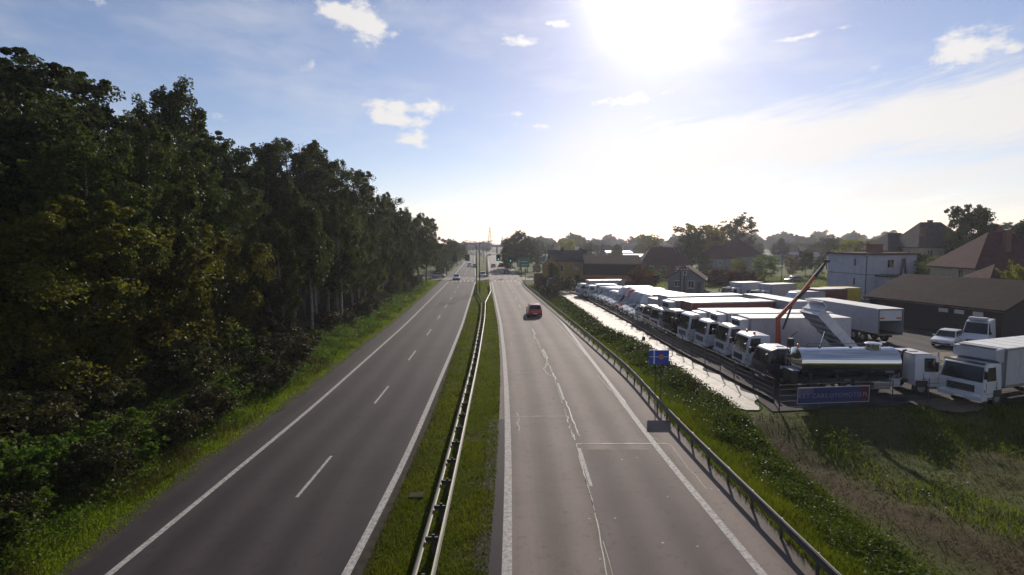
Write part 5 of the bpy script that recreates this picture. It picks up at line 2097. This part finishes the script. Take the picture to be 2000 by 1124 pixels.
def make_tree(kind, seed, h, width, base, nclump, per, leaf, lmat, bark, profile='oval', droop=0.0, rc=.75, limbs=26, stems=1, spread=0.0):
    """Returns (trunk mesh, crown mesh) of one tree standing at the origin."""
    rs = np.random.RandomState(seed)
    k = MB()
    clumps = []
    for st in range(stems):
        a0 = rs.uniform(0, 6.28)
        lean = spread * (0 if stems == 1 else rs.uniform(.4, 1.0))
        pts = []
        hh = h * (1 if st == 0 else rs.uniform(.7, 1.0))
        for i in range(9):
            u = i / 8
            pts.append(Vector((math.cos(a0) * lean * u * h * .35 + .012 * h * math.sin(u * 5 + seed + st), math.sin(a0) * lean * u * h * .35 + .012 * h * math.cos(u * 4 + seed), u * hh * .96)))
        r0 = (.010 * h + .05) / math.sqrt(stems)
        rad = [r0 * (1 - .88 * i / 8) * (1.35 if i == 0 else 1) for i in range(9)]
        k.path(pts, rad, 7)

        def on(u):
            f = min(7.999, u * 8)
            i = int(f)
            return pts[i].lerp(pts[i + 1], f - i)
        nl = max(6, limbs // stems)
        for j in range(nl):
            u = base + (1 - base) * ((j + rs.uniform(0, 1)) / nl) ** .92 * .97
            t_ = (u - base) / (1 - base)
            if profile == 'oval':
                wr = math.sin(math.pi * (t_ * .86 + .12)) ** .75
            elif profile == 'cone':
                wr = (1 - t_) ** .85 + .04
            elif profile == 'spire':
                wr = (1 - t_) ** .62 * 1.0 + .05
            else:
                wr = max(.25, (1 - (t_ * 1.05 - .28) ** 2)) ** .5
            ln = width / 2 * wr * rs.uniform(.65, 1.22) / (1 if stems == 1 else 1.25)
            az = j * 2.39996 + rs.uniform(-.5, .5) + st * 1.7
            rise = (.55 if profile in ('oval', 'round') else (.75 if profile == 'spire' else -.12)) * rs.uniform(.5, 1.3)
            p0 = on(u * .97)
            p1 = p0 + Vector((math.cos(az), math.sin(az), rise)) * ln * .55
            p2 = p0 + Vector((math.cos(az + .15), math.sin(az + .15), rise * (.7 - droop))) * ln
            rr = max(.018, r0 * (1 - u) * .45)
            k.path([p0, p1, p2], [rr, rr * .6, rr * .2], 4)
            for q in range(max(2, int(ln * 1.5))):
                f = rs.uniform(.35, 1.05)
                c0 = p0.lerp(p1, f * 2) if f < .5 else p1.lerp(p2, f * 2 - 1)
                clumps.append((c0.x, c0.y, c0.z, .7 + .5 * rs.rand()))
        top = on(1.0)
        for q in range(3):
            clumps.append((top.x + rs.normal(0, .25), top.y + rs.normal(0, .25), top.z + rs.uniform(-.9, .35), .55))
    # short shoots that stick out of the crown and make its outline ragged
    for q in rs.permutation(len(clumps))[:int(len(clumps) * (.55 if profile != 'cone' else 0))]:
        c0 = Vector(clumps[q][:3])
        o_ = Vector((c0.x, c0.y, 0))
        o_ = o_.normalized() * rs.uniform(.3, 1.0) + Vector((0, 0, rs.uniform(.2, 1.2 if not droop else .9)))
        L_ = rs.uniform(.5, 1.2) * min(rc, .8) * 1.35
        k.tube(c0, c0 + o_ * L_, .02, .008, 3, cap=False)
        for f in (.45, .8, 1.05):
            clumps.append((*(c0 + o_ * L_ * f), .36 - .1 * f))
    cl = np.array(clumps)
    idx = rs.randint(0, len(cl), nclump) if len(cl) < nclump else rs.permutation(len(cl))[:nclump]
    cl = np.concatenate([cl, cl[idx]])[:max(nclump, len(cl))]
    nC = len(cl)
    d = rs.normal(size=(nC, per, 3))
    d /= np.maximum(1, np.linalg.norm(d, axis=2)[..., None] / 1.5)
    sc = np.array([1, 1, .62]) * rc
    off = rs.normal(size=(nC, 1, 3)) * np.array([.35, .35, .25]) * rc
    pos = cl[:, None, :3] + d * sc * cl[:, 3][:, None, None] + off
    if droop:
        pos[..., 2] -= np.abs(rs.normal(size=(nC, per))) * droop * 2.0
    pos = pos.reshape(-1, 3)
    pos = pos[pos[:, 2] > .15]
    v = leaf_quads(pos, leaf, rs, droop=droop)
    return k.mesh('trunk', bark, smooth=True), numpy_mesh('crown', v, 4, lmat)


TREES = {
    'alder': [make_tree('alder', 20 + i, 20, 7.6, .22, 260, 120, .155, L_wood, M_bark, 'round', rc=.70, limbs=46) for i in range(3)],
    'birch': [make_tree('birch', 40 + i, 20, (6.0, 7.6, 7.2)[i], .26, (250, 280, 270)[i], 115, .125, L_birch, M_birch, ('spire', 'oval', 'round')[i], droop=(.30, .18, .22)[i], rc=(.52, .62, .58)[i], limbs=46) for i in range(3)],
    'stem': [make_tree('birch', 50 + i, 15, 5.2, .46, 130, 105, .125, L_birch, M_birch, 'oval', droop=.25, rc=.58, limbs=30) for i in range(2)],
    'gold': [make_tree('gold', 60 + i, 12, 9.6, .06, 330, 130, .115, L_gold, M_bark, 'round', rc=.70, limbs=54, stems=4, spread=.9) for i in range(2)],
    'mixed': [make_tree('mixed', 80 + i, 14, 6.8, .14, 230, 100, .14, L_birch if i else L_gold, M_bark, 'round', rc=.66, limbs=40, stems=2, spread=.35) for i in range(2)],
    'round': [make_tree('round', 100 + i, 14, 9.5, .2, 220, 30, .28, L_birch, M_bark, 'round', rc=1.0, limbs=40) for i in range(2)],
    'airy': [make_tree('airy', 120, 18, 9, .3, 70, 20, .28, L_birch, M_bark, 'oval', rc=.85, limbs=34)],
    'yellow': [make_tree('yellow', 130 + i, 10, 8, .1, 150, 16, .26, L_yel, M_bark, 'round', rc=.9, limbs=34) for i in range(2)],
    'fresh': [make_tree('fresh', 140 + i, 8, 6, .08, 140, 20, .22, L_fresh, M_bark, 'oval', rc=.75, limbs=32) for i in range(2)],
    'spruce': [make_tree('spruce', 150, 13, 5.5, .06, 300, 46, .20, L_con, M_bark, 'cone', droop=.12, rc=.55, limbs=70)],
    'far': [make_tree('far', 160 + i, 14, 12, .08, 150, 26, .55, L_wood if i else L_birch, M_bark, 'round', rc=1.35, limbs=30) for i in range(3)],
}
SHRUBS = [make_tree('shrub', 200 + i, 2.4, 3.2, .04, 90, 46, .105, L_shrub if i != 1 else L_weed, M_bark, 'round', rc=.42, limbs=26, stems=3, spread=1.3) for i in range(4)]
RUSSET = make_tree('shrub', 210, 2.4, 4.0, .04, 80, 40, .16, L_red, M_bark, 'round', rc=.5, limbs=24, stems=3, spread=1.3)
_H = {'stem': 15, 'alder': 20, 'birch': 20, 'gold': 12, 'mixed': 14, 'round': 14, 'airy': 18, 'yellow': 10, 'fresh': 8, 'spruce': 13, 'far': 14}
rt_ = np.random.RandomState(77)


def tree(kind, x, y, h, label, name=None, cat='tree', group=None, wide=1.0, var=None, z=None):
    vs = TREES[kind]
    tr, cr = vs[(var if var is not None else rt_.randint(0, 99)) % len(vs)]
    z = float(ground_h(x, y)) if z is None else z
    o = thing(name or {'birch': 'birch_tree', 'stem': 'birch_tree', 'spruce': 'spruce_tree'}.get(kind, 'tree'), label, cat, (x, y, z - .05), rt_.uniform(0, 6.28), group)
    s = h / _H[kind]
    o.scale = (s * wide, s * wide, s)
    link('trunk', tr, o)
    link('crown', cr, o)
    return o


def shrub(x, y, h, label, group=None, me=None, wide=1.0):
    tr, cr = me or SHRUBS[rt_.randint(0, 4)]
    o = thing('shrub', label, 'shrub', (x, y, float(ground_h(x, y)) - .05), rt_.uniform(0, 6.28), group)
    s = h / 2.4
    o.scale = (s * wide, s * wide, s)
    link('stem', tr, o)
    link('foliage', cr, o)
    return o


# --- the wood on the left: trees that make its skyline, then the rest
for px, pyt, d, kind, wide, lab in [
        (62, 92, 40, 'alder', 1.15, 'tallest dark alder at the near end of the wood, its crown against blue sky'),
        (12, 120, 37, 'alder', 1.1, 'dark broad alder cut by the edge at the near end of the wood'),
        (185, 176, 43, 'alder', 1.0, 'dark rounded alder between the tallest alder and the pointed birch'),
        (245, 205, 47, 'birch', 1.0, 'slim birch with a thin top just before the pointed birch'),
        (335, 142, 48, 'birch', 1.05, 'pointed birch whose ragged spire stands out of the wood'),
        (288, 178, 50, 'birch', .8, 'narrow dark birch spire close against the pointed birch'),
        (392, 225, 52, 'birch', 1.0, 'birch with a slanting shoulder just beyond the pointed birch'),
        (440, 275, 56, 'alder', .95, 'dark tree in the dip of the skyline after the pointed birch'),
        (518, 268, 62, 'birch', 1.1, 'birch that begins the second rise of the wood skyline'),
        (560, 268, 66, 'birch', 1.2, 'broad-topped birch at the crest of the second rise'),
        (606, 276, 70, 'birch', 1.0, 'birch with a notched top at the end of the second rise'),
        (650, 312, 74, 'birch', 1.0, 'slender birch where the skyline starts falling to the crossing'),
        (690, 345, 79, 'alder', .9, 'dark tree on the falling part of the skyline'),
        (725, 370, 86, 'birch', 1.0, 'pale-topped birch halfway down the falling skyline'),
        (758, 385, 94, 'alder', .9, 'compact green tree low on the falling skyline'),
        (790, 402, 104, 'birch', 1.0, 'birch near the far end of the wood'),
        (816, 414, 114, 'birch', 1.1, 'last but one birch at the far end of the wood'),
        (832, 424, 124, 'birch', 1.1, 'drooping birch that ends the wood by the side street')]:
    x, z = Q(px, pyt, d)
    tree(kind, x, d, z - (1.2 if d < 45 else .3), lab, wide=wide, var=0 if 'spire' in lab or 'pointed' in lab or 'slim' in lab else None)
# front row along the verge
fr_l = ['yellowing many-stemmed bush tree, largest and nearest in front of the wood', 'yellow-brown bush tree bulging towards the road in front of the dark alders', 'golden-leaved bush tree at the right end of the yellow clump',
        'low yellowish bush tree half hidden at the near left end of the wood']
for i, (px, pyt, d, wd) in enumerate([(215, 392, 32, 1.05), (335, 445, 36, .95), (425, 462, 40.5, .9), (60, 430, 27, 1.1)]):
    x, z = Q(px, pyt, d)
    tree('gold', x, d, z + .1, fr_l[i], name='bush_tree', wide=wd, var=i)
FRONT_L = ['%s at the wood front, first one past the yellowing bush trees', '%s at the wood front, second one past the yellowing bush trees', '%s at the verge below the birch with the slanting shoulder',
           '%s at the verge under the dip of the skyline', '%s at the verge below the start of the second rise', '%s at the verge below the crest of the second rise',
           '%s at the verge just past the crest of the second rise', '%s at the verge below the notched birch top', '%s at the verge where the skyline starts to fall',
           '%s at the verge roughly level with the red car', '%s at the verge just past the red car', '%s at the verge below the middle of the falling skyline',
           '%s at the verge level with the fork of the median barrier', '%s at the verge just past the barrier fork', '%s at the verge opposite the two dark lamp poles',
           '%s at the verge, sixth before the side street', '%s at the verge, fifth before the side street', '%s at the verge, fourth before the side street',
           '%s at the verge, third before the side street', '%s at the verge, last but one before the side street', '%s at the verge, last before the side street', '%s at the corner of the side street']
kinds = ['birch', 'alder', 'mixed', 'birch', 'mixed', 'birch', 'alder']
j = 0
for y in np.arange(46, 131, 4.3):
    x = float(c_verge(y)) - rt_.uniform(4.6, 6.4)
    kd = kinds[j % 7]
    if 44 < y < 78 and kd != 'birch':
        kd = 'stem'
    hgt = {'stem': rt_.uniform(12, 15), 'birch': rt_.uniform(11, 15.5), 'alder': rt_.uniform(11, 14.5), 'mixed': rt_.uniform(6, 9)}[kd]
    what = {'birch': 'pale-stemmed birch', 'stem': 'bare-stemmed birch', 'alder': 'dark-stemmed tree', 'mixed': 'low bushy tree'}[kd]
    tree(kd, x, y + rt_.uniform(-1, 1), hgt, FRONT_L[j] % what, group='front row of the roadside wood', wide=.9)
    j += 1
for row, (off, n0) in enumerate(((10, 30), (15, 28), (21, 30), (28, 34))):
    for y in np.arange(n0, 133, 5.4 if row < 3 else 7):
        yy = y + rt_.uniform(-1.5, 1.5)
        x = float(c_verge(yy)) - off - rt_.uniform(-1.6, 1.6)
        # keep below the drawn skyline: nearer trees on the line of sight must be lower
        top = np.interp(1000 + x / yy * FPX, [-400, 0, 60, 130, 185, 250, 300, 335, 380, 440, 470, 520, 600, 650, 700, 760, 800, 830, 845], [60, 115, 105, 170, 190, 225, 190, 165, 230, 290, 310, 285, 300, 330, 365, 402, 420, 440, 480])
        zmax = Q(1000, top + 48, yy)[1]
        hgt = min(rt_.uniform(16, 20), zmax - .5)
        if hgt < 7:
            continue
        kd = 'birch' if rt_.rand() < .45 else 'alder'
        zone = ('behind the yellowing bushes' if yy < 34 else 'before the pointed birch' if yy < 44 else 'by the pointed birch' if yy < 54 else 'by the second rise' if yy < 72 else 'level with the red car' if yy < 90 else 'level with the barrier fork' if yy < 108 else 'by the side street')
        tree(kd, x, yy, hgt, '%s %s in the %s of the wood, %s' % ('tall' if hgt > 17 else 'middling' if hgt > 14 else 'low', {'birch': 'narrow birch', 'alder': 'round tree'}[kd], ('second row', 'third row', 'fourth row', 'depth')[row], zone), group='trees inside the roadside wood')
# undergrowth shrubs along the wood edge
for y in np.concatenate([np.arange(13, 45, 1.15), np.arange(45, 130, 2.4)]):
    x = float(c_verge(y)) - (rt_.uniform(2.3, 5.0) if y < 45 else rt_.uniform(3.4, 5.6))
    vi = rt_.randint(0, 4)
    zone = 'at the picture corner' if y < 16 else 'by the nearest lane dash' if y < 22 else 'below the tallest alder' if y < 28 else 'below the yellowing bush trees' if y < 34 else 'below the first birches' if y < 50 else 'by the red car' if y < 90 else 'by the barrier fork' if y < 108 else 'by the side street'
    shrub(x, y, rt_.uniform(.8, 1.9), '%s shrub edging the wood, %s' % (('brownish bramble', 'green leafy', 'brown straggly', 'dull dense')[vi], zone), 'undergrowth along the wood edge', me=SHRUBS[vi], wide=1.1)
for y in np.arange(14, 46, 1.7):
    for off in (7.2, 9.6, 12.5):
        x = float(c_verge(y)) - off - rt_.uniform(-1, 1)
        vi = rt_.randint(0, 4)
        zone = 'at the picture corner' if y < 18 else 'by the nearest lane dash' if y < 23 else 'below the tallest alder' if y < 29 else 'behind the brambles' if y < 35 else 'past the bush trees' if y < 40 else 'below the pointed birch'
        shrub(x, y + rt_.uniform(-.8, .8), rt_.uniform(1.6, 3.4), '%s shrub in the shade %s, %s' % (('dark', 'greenish', 'brown', 'dense')[vi], {7.2: 'at the wood edge', 9.6: 'under the first trees', 12.5: 'deep under the trees'}[off], zone), 'undergrowth inside the wood', me=SHRUBS[vi], wide=1.1)

# --- trees beyond the crossing, on both sides of the road
for i, (px, pyt, d, kind, wide) in enumerate([(852, 475, 172, 'round', .9), (866, 478, 185, 'birch', 1.1), (880, 470, 200, 'round', .9), (892, 474, 225, 'birch', 1.2), (900, 480, 250, 'round', .9), (872, 486, 160, 'mixed', 1.0), (858, 494, 150, 'mixed', 1.0)]):
    x, z = Q(px, pyt, d)
    tree(kind, x, d, z, 'leafy tree beyond the side street left of the road, ' + ('second from the wood', 'third from the wood', 'fourth from the wood', 'second from the bridge', 'nearest the bridge', 'low one in front', 'low one by the hatchback')[i], group='trees beyond the side street', wide=wide)
for px, pyt, d, kind, wide, lab in [(1016, 450, 192, 'alder', 1.1, 'tall dark tree with ragged top right of the far road'), (998, 466, 196, 'round', .95, 'dark rounded tree on the road side of the ragged-top tree'),
                                    (1030, 470, 188, 'round', .9, 'dark tree on the right flank of the ragged-top tree'), (990, 474, 205, 'spruce', 1.2, 'dark conifer at the road edge left of the ragged-top tree'),
                                    (1048, 500, 160, 'mixed', 1.1, 'yellow-green bush tree behind the direction board'), (1061, 484, 215, 'airy', .8, 'thin airy tree behind the dark clump'),
                                    (1052, 468, 240, 'airy', .8, 'airy pale tree right of the dark clump')]:
    x, z = Q(px, pyt, d)
    tree(kind, x, d, z, lab, wide=wide)
# --- trees among the houses on the right
for px, pyt, d, kind, wide, lab in [
        (1450, 420, 190, 'airy', 1.1, 'tall airy tree with gaps in its crown, highest above the pyramid roof'), (1425, 436, 188, 'airy', .8, 'thinner airy tree beside the tallest airy tree'),
        (1375, 446, 185, 'yellow', 1.3, 'large yellow-green tree left of the pyramid-roofed house'), (1352, 456, 180, 'round', 1.0, 'green round tree at the left of the yellow-green tree'),
        (1392, 440, 200, 'birch', .9, 'thin pointed tree behind the yellow-green tree'), (1268, 462, 260, 'yellow', 1.1, 'olive tree rising behind the old hipped house'),
        (1322, 468, 300, 'spruce', 1.3, 'dark pointed spruce between the olive tree and the yellow-green tree'), (1177, 476, 300, 'spruce', 1.2, 'small dark spruce above the barn roof'),
        (1110, 470, 250, 'yellow', 1.0, 'yellowish tree beyond the ochre house'), (1527, 464, 240, 'spruce', 1.3, 'dark cone of a spruce right of the pyramid roof'),
        (1495, 498, 140, 'fresh', 1.3, 'bright green bush tree beside the black lamp post'), (1450, 512, 135, 'yellow', .6, 'small orange-yellow tree in front of the grey house'),
        (1437, 510, 138, 'yellow', .5, 'reddish yellow young tree left of the bright green bush tree'), (1375, 500, 150, 'round', .8, 'dark garden tree right of the old hipped house'),
        (1550, 498, 145, 'mixed', 1.2, 'dull green garden tree behind the yard lamp post'), (1575, 492, 150, 'round', .9, 'dark green garden tree left of the crane tip'),
        (1600, 500, 140, 'mixed', 1.1, 'brownish garden tree against the white building'), (1660, 470, 170, 'yellow', 1.1, 'yellow autumn tree behind the white building roof'),
        (1705, 472, 165, 'yellow', 1.0, 'golden autumn tree behind the chimney of the white building'), (1620, 466, 220, 'round', 1.1, 'dark broad tree behind the orange-walled far house'),
        (1900, 410, 105, 'round', .72, 'big dark round tree towering between the two right-hand houses'), (1932, 446, 108, 'round', .5, 'lower dark tree leaning on the big round tree'),
        (1996, 428, 100, 'spruce', 1.2, 'dark spruce at the right edge above the red roof'), (1965, 440, 190, 'round', 1.2, 'hazy green tree behind the red roof'),
        (1824, 503, 90, 'fresh', .8, 'yellow-green bush at the right wall of the white building'), (1865, 510, 84, 'fresh', .9, 'bright bush in front of the blue-grey low house'),
        (1835, 512, 90, 'mixed', .9, 'dark bush below the large house'), (1799, 498, 104, 'round', .6, 'dark small tree beside the white building'),
        (1990, 526, 66, 'yellow', .6, 'orange shrub tree below the red tiled bay'), (1700, 500, 130, 'mixed', .9, 'half-hidden green tree behind the flat roof')]:
    x, z = Q(px, pyt, d)
    tree(kind, x, d, z - float(ground_h(x, d)), lab, wide=wide)
for i, px in enumerate(np.arange(1390, 1480, 9)):
    x = Q(px, 500, 124)[0]
    shrub(x, 124 + rt_.uniform(-1, 1), rt_.uniform(2.2, 3.0), 'russet hedge shrub, %s in the row below the pyramid-roofed house' % ('leftmost', 'second from the cottage', 'third from the cottage', 'fourth from the cottage', 'fifth from the cottage', 'middle one', 'fourth from the bright bush tree', 'third from the bright bush tree', 'second from the bright bush tree', 'rightmost')[i], 'russet hedge', RUSSET)
for px, d, h_, lab in [(1250, 118, 3.4, 'red-leaved shrub right of the dark barn'), (1262, 115, 3.0, 'dark red shrub nearest the grey cottage side'), (1272, 120, 3.6, 'yellowish shrub between barn and grey cottage')]:
    shrub(Q(px, 500, d)[0], d, h_, lab, None, RUSSET if 'red' in lab else SHRUBS[1])
for i, (px, py) in enumerate([(1060, 556), (1070, 560), (1082, 563), (1050, 552), (1094, 570), (1108, 572), (1064, 574), (1120, 566), (1078, 578), (1132, 560)]):
    x, y = P(px, py)
    shrub(x, y, rt_.uniform(1.4, 2.6), 'shrub in the overgrown strip below the ochre house', 'shrubs below the ochre house')
for px, d, wd in [(1078, 122, 5), (1088, 121, 4)]:
    tree('mixed', Q(px, 500, d)[0], d, 5.2 if px < 1080 else 4.6, 'dark leafy tree close to the wall of the ochre house' if px < 1080 else 'smaller dark tree at the ochre house window', wide=.8)
# far tree line, hazy
for i in range(130):
    px = 1040 + i * 7.6 + rt_.uniform(-5, 5)
    d = rt_.uniform(420, 760)
    pyt = 470 - 5 * math.sin(i * .7) - rt_.uniform(-3, 6) - (5 if px > 1450 else 0)
    x, z = Q(px, pyt, d)
    tree('far', x, d, max(8, z), 'hazy blue-green tree of the distant tree line', group='distant tree line', wide=.85)
for i in range(34):
    px = 1050 + i * 29 + rt_.uniform(-10, 10)
    d = rt_.uniform(230, 400)
    x, z = Q(px, 484 - rt_.uniform(0, 8), d)
    tree('far', x, d, max(5, z), 'hazy tree among the far houses, %s' % ('above the dark clump' if px < 1090 else 'above the ochre house' if px < 1150 else 'above the barn roof' if px < 1250 else 'above the old hipped house' if px < 1350 else 'beside the yellow-green tree' if px < 1420 else 'behind the pyramid roof' if px < 1490 else 'behind the bright bush tree' if px < 1560 else 'beyond the crane tip' if px < 1640 else 'behind the white building' if px < 1780 else 'behind the large house' if px < 1880 else 'behind the red roof'), group='trees among the far houses', wide=.9)
for i in range(26):
    px = 700 + i * 10 + rt_.uniform(-4, 4)
    d = rt_.uniform(330, 640)
    if 905 < px < 985:
        d = rt_.uniform(560, 760)
    x, z = Q(px, 477 - rt_.uniform(-4, 4), d)
    tree('far', x, d, max(6, z), 'hazy tree behind the road bridge and side street', group='hazy trees behind the bridge', wide=1.2)
for px, lab in ((918, 'dark bushy treetop rising behind the left end of the bridge'), (926, 'small round treetop behind the bridge'), (942, 'dark low treetop behind the middle of the bridge')):
    x, z = Q(px, 474, 540)
    tree('round', x, 540, z, lab)


# ------------------------------------------------------------------ grass and weeds
def in_cdf(rs, n, y0, y1, pw=1.45):
    u = rs.rand(n)
    e = 1 - pw
    return (y0 ** e + u * (y1 ** e - y0 ** e)) ** (1 / e)


def blades(name, x, y, h, wd, mt, rs, lean=.45, dz=0.0):
    n = len(x)
    z = ground_h(x, y) + dz
    a = rs.uniform(0, 2 * np.pi, n)
    u = np.stack([np.cos(a), np.sin(a), np.zeros(n)], 1) * (wd / 2)[:, None]
    p = np.stack([x, y, z], 1)
    b = rs.uniform(0, 2 * np.pi, n)
    l_ = np.abs(rs.normal(0, lean, n)) * h
    tip = p + np.stack([np.cos(b) * l_, np.sin(b) * l_, h], 1)
    o = link(name, numpy_mesh(name, np.stack([p - u, p + u, tip], 1), 3, mt))
    return tag(o, kind='stuff')


rg = np.random.RandomState(5)
# median
n = 95000
y = in_cdf(rg, n, 10, 135, 1.75)
u = rg.rand(n)
xl, xr = c_gl(y) + .05, c_gr(y) - .03
x = xl + (xr - xl) * u + rg.normal(0, .04, n)
keep = (lump(x, y, 1.3, 31) > -.42) | (rg.rand(n) < .35)
x, y = x[keep], y[keep]
h = rg.uniform(.035, .11, len(x)) * (1 + .5 * lump(x, y, 2.2, 8)) * (1 + y * .006)
blades('median_grass', x, y, h, .009 + y * .0011, L_grass, rg, .7, .05)
n = 32000
y = in_cdf(rg, n, 10, 90, 1.75)
u = np.where(rg.rand(n) < .5, rg.beta(1, 5, n), 1 - rg.beta(1, 3, n))
x = c_gl(y) + (c_gr(y) - c_gl(y)) * u
blades('dry_median_grass', x, y, rg.uniform(.03, .10, n), .008 + y * .001, L_dry, rg, .9, .05)
# left verge
n = 120000
y = in_cdf(rg, n, 12, 138, 1.6)
d = rg.beta(1.1, 1.5, n) * 5.6
x = c_verge(y) - d + .05
tuft = np.clip(.5 + lump(x, y, 2.0, 41) * 1.4, .15, 1.3)
h = (.06 + .05 * rg.rand(n) + tuft * (.05 + .30 * np.clip((d - .7) / 3, 0, 1))) * rg.uniform(.6, 1.2, n)
blades('verge_grass', x, y, h, .010 + y * .0012, L_grass, rg, .6)
n = 42000
y = in_cdf(rg, n, 12, 120, 1.6)
d = .5 + rg.beta(1.6, 1.4, n) * 5.0
x = c_verge(y) - d
s = lump(x, y, 1.1, 44) > .0
x, y = x[s], y[s]
blades('dry_verge_grass', x, y, rg.uniform(.12, .6, len(x)), .011 + y * .0010, L_dry, rg, .8)
# strip between crash barrier and track: bright short grass at the barrier, then weeds
n = 95000
y = in_cdf(rg, n, 12, 128, 1.55)
x = c_rail(y) + .15 + rg.beta(1.1, 1.3, n) * np.where(y < 31, 4.5, np.maximum(1.0, c_track(y) - c_rail(y) - .2))
blades('barrier_grass', x, y, rg.uniform(.10, .38, n) * (1 + .5 * lump(x, y, 1.7, 12)), .011 + y * .0011, L_grass, rg, .6)


def weeds(name, cx, cy, hh, per, leaf, mt, rs, rad=.28):
    n = len(cx)
    d = rs.normal(size=(n, per, 3)) * np.array([rad, rad, .35])
    z = ground_h(cx, cy)
    pos = np.stack([cx, cy, z], 1)[:, None, :] + d
    pos[..., 2] = z[:, None] + np.abs(rs.beta(1.6, 1.3, (n, per))) * hh[:, None]
    pos = pos.reshape(-1, 3)
    sz = leaf * (1 + np.clip(pos[:, 1:2] - 20, 0, 60) * .02)
    v = leaf_quads(pos, 1.0, rs, flat=.2)
    c = v.mean(1, keepdims=True)
    v = c + (v - c) * sz[:, :, None]
    return tag(link(name, numpy_mesh(name, v, 4, mt)), kind='stuff')


n = 1700
y = in_cdf(rg, n, 14, 112, 1.35)
w_ = np.where(y < 31, 3.4, np.maximum(.8, c_track(y) - c_rail(y) - .9))
x = c_rail(y) + 1.3 + rg.beta(2.4, 1.2, n) * np.maximum(.5, w_ - .4)
x = np.where(y > 30, np.minimum(x, c_track(y) + .1), x)
weeds('bank_weeds', x, y, rg.uniform(.15, .62, n) * (1 + .6 * lump(x, y, 1.2, 15)), 54, .058, L_weed, rg)
n = 700
y = in_cdf(rg, n, 31, 105, 1.3)
x = c_track(y) - rg.uniform(-.15, .8, n)
weeds('dry_bank_weeds', x, y, rg.uniform(.2, .6, n), 34, .055, L_shrub, rg)
# the near right-hand bank: trampled dry grass, green clumps
n = 42000
y = in_cdf(rg, n, 15, 34, 1.3)
x = c_rail(y) + 3.5 + rg.rand(n) ** .8 * 30
k_ = y < yard_front(x) - .2
x, y = x[k_], y[k_]
blades('bank_dry_grass', x, y, rg.uniform(.04, .18, len(x)), .012 + y * .0012, L_dry, rg, 1.1)
n = 52000
y = in_cdf(rg, n, 15, 34, 1.3)
x = c_rail(y) + 4.5 + rg.rand(n) ** .7 * 32
k_ = (y < yard_front(x) - .2) & (lump(x, y, .75, 52) > .02) & (brown_band(x, y) < .35 + .3 * rg.rand(n))
x, y = x[k_], y[k_]
blades('bank_green_grass', x, y, rg.uniform(.08, .32, len(x)) * np.clip(.6 + 2 * lump(x, y, .75, 52), .4, 1.5), .012 + y * .0012, L_grass, rg, .6)
n = 300
y = in_cdf(rg, n, 16, 31, 1.2)
x = c_rail(y) + 6 + rg.rand(n) * 26
k_ = (y < yard_front(x) - .5) & (lump(x, y, .75, 52) > .12) & (brown_band(x, y) < .3)
weeds('bank_nettles', x[k_], y[k_], rg.uniform(.3, .8, k_.sum()), 60, .06, L_weed, rg, .4)
# leaf litter and low herbs under the wood edge
n = 3600
y = in_cdf(rg, n, 12, 125, 1.5)
x = c_verge(y) - 1.0 - rg.beta(1.7, 1.1, n) * 6
weeds('verge_herbs', x, y, rg.uniform(.2, .8, n), 44, .055, L_weed, rg)
n = 1300
y = in_cdf(rg, n, 12, 120, 1.5)
x = c_verge(y) - 3.0 - rg.beta(1.5, 1.2, n) * 4
weeds('withered_herbs', x, y, rg.uniform(.3, 1.1, n), 36, .05, L_shrub, rg)
# meadow in the distance behind the yard
n = 26000
y = rg.uniform(112, 150, n)
x = rg.uniform(22, 95, n)
blades('meadow_grass', x, y, rg.uniform(.1, .35, n), np.full(n, .12), L_grass, rg, .6)

# ------------------------------------------------------------------ haze
hz = MB()
hz.box((0, 1750, 23.0), (8000, 4300, 51.0))
m = bpy.data.materials.new('thin_autumn_haze')
m.use_nodes = True
t = NT(m.node_tree)
pv = t.n('ShaderNodeVolumePrincipled')
pv.inputs['Color'].default_value = (.86, .88, 1.0, 1)
pv.inputs['Density'].default_value = HAZE
pv.inputs['Anisotropy'].default_value = .5
o_ = t.n('ShaderNodeOutputMaterial')
t.put(o_.inputs['Volume'], pv.outputs[0])
tag(hz.build('haze', m), kind='stuff')
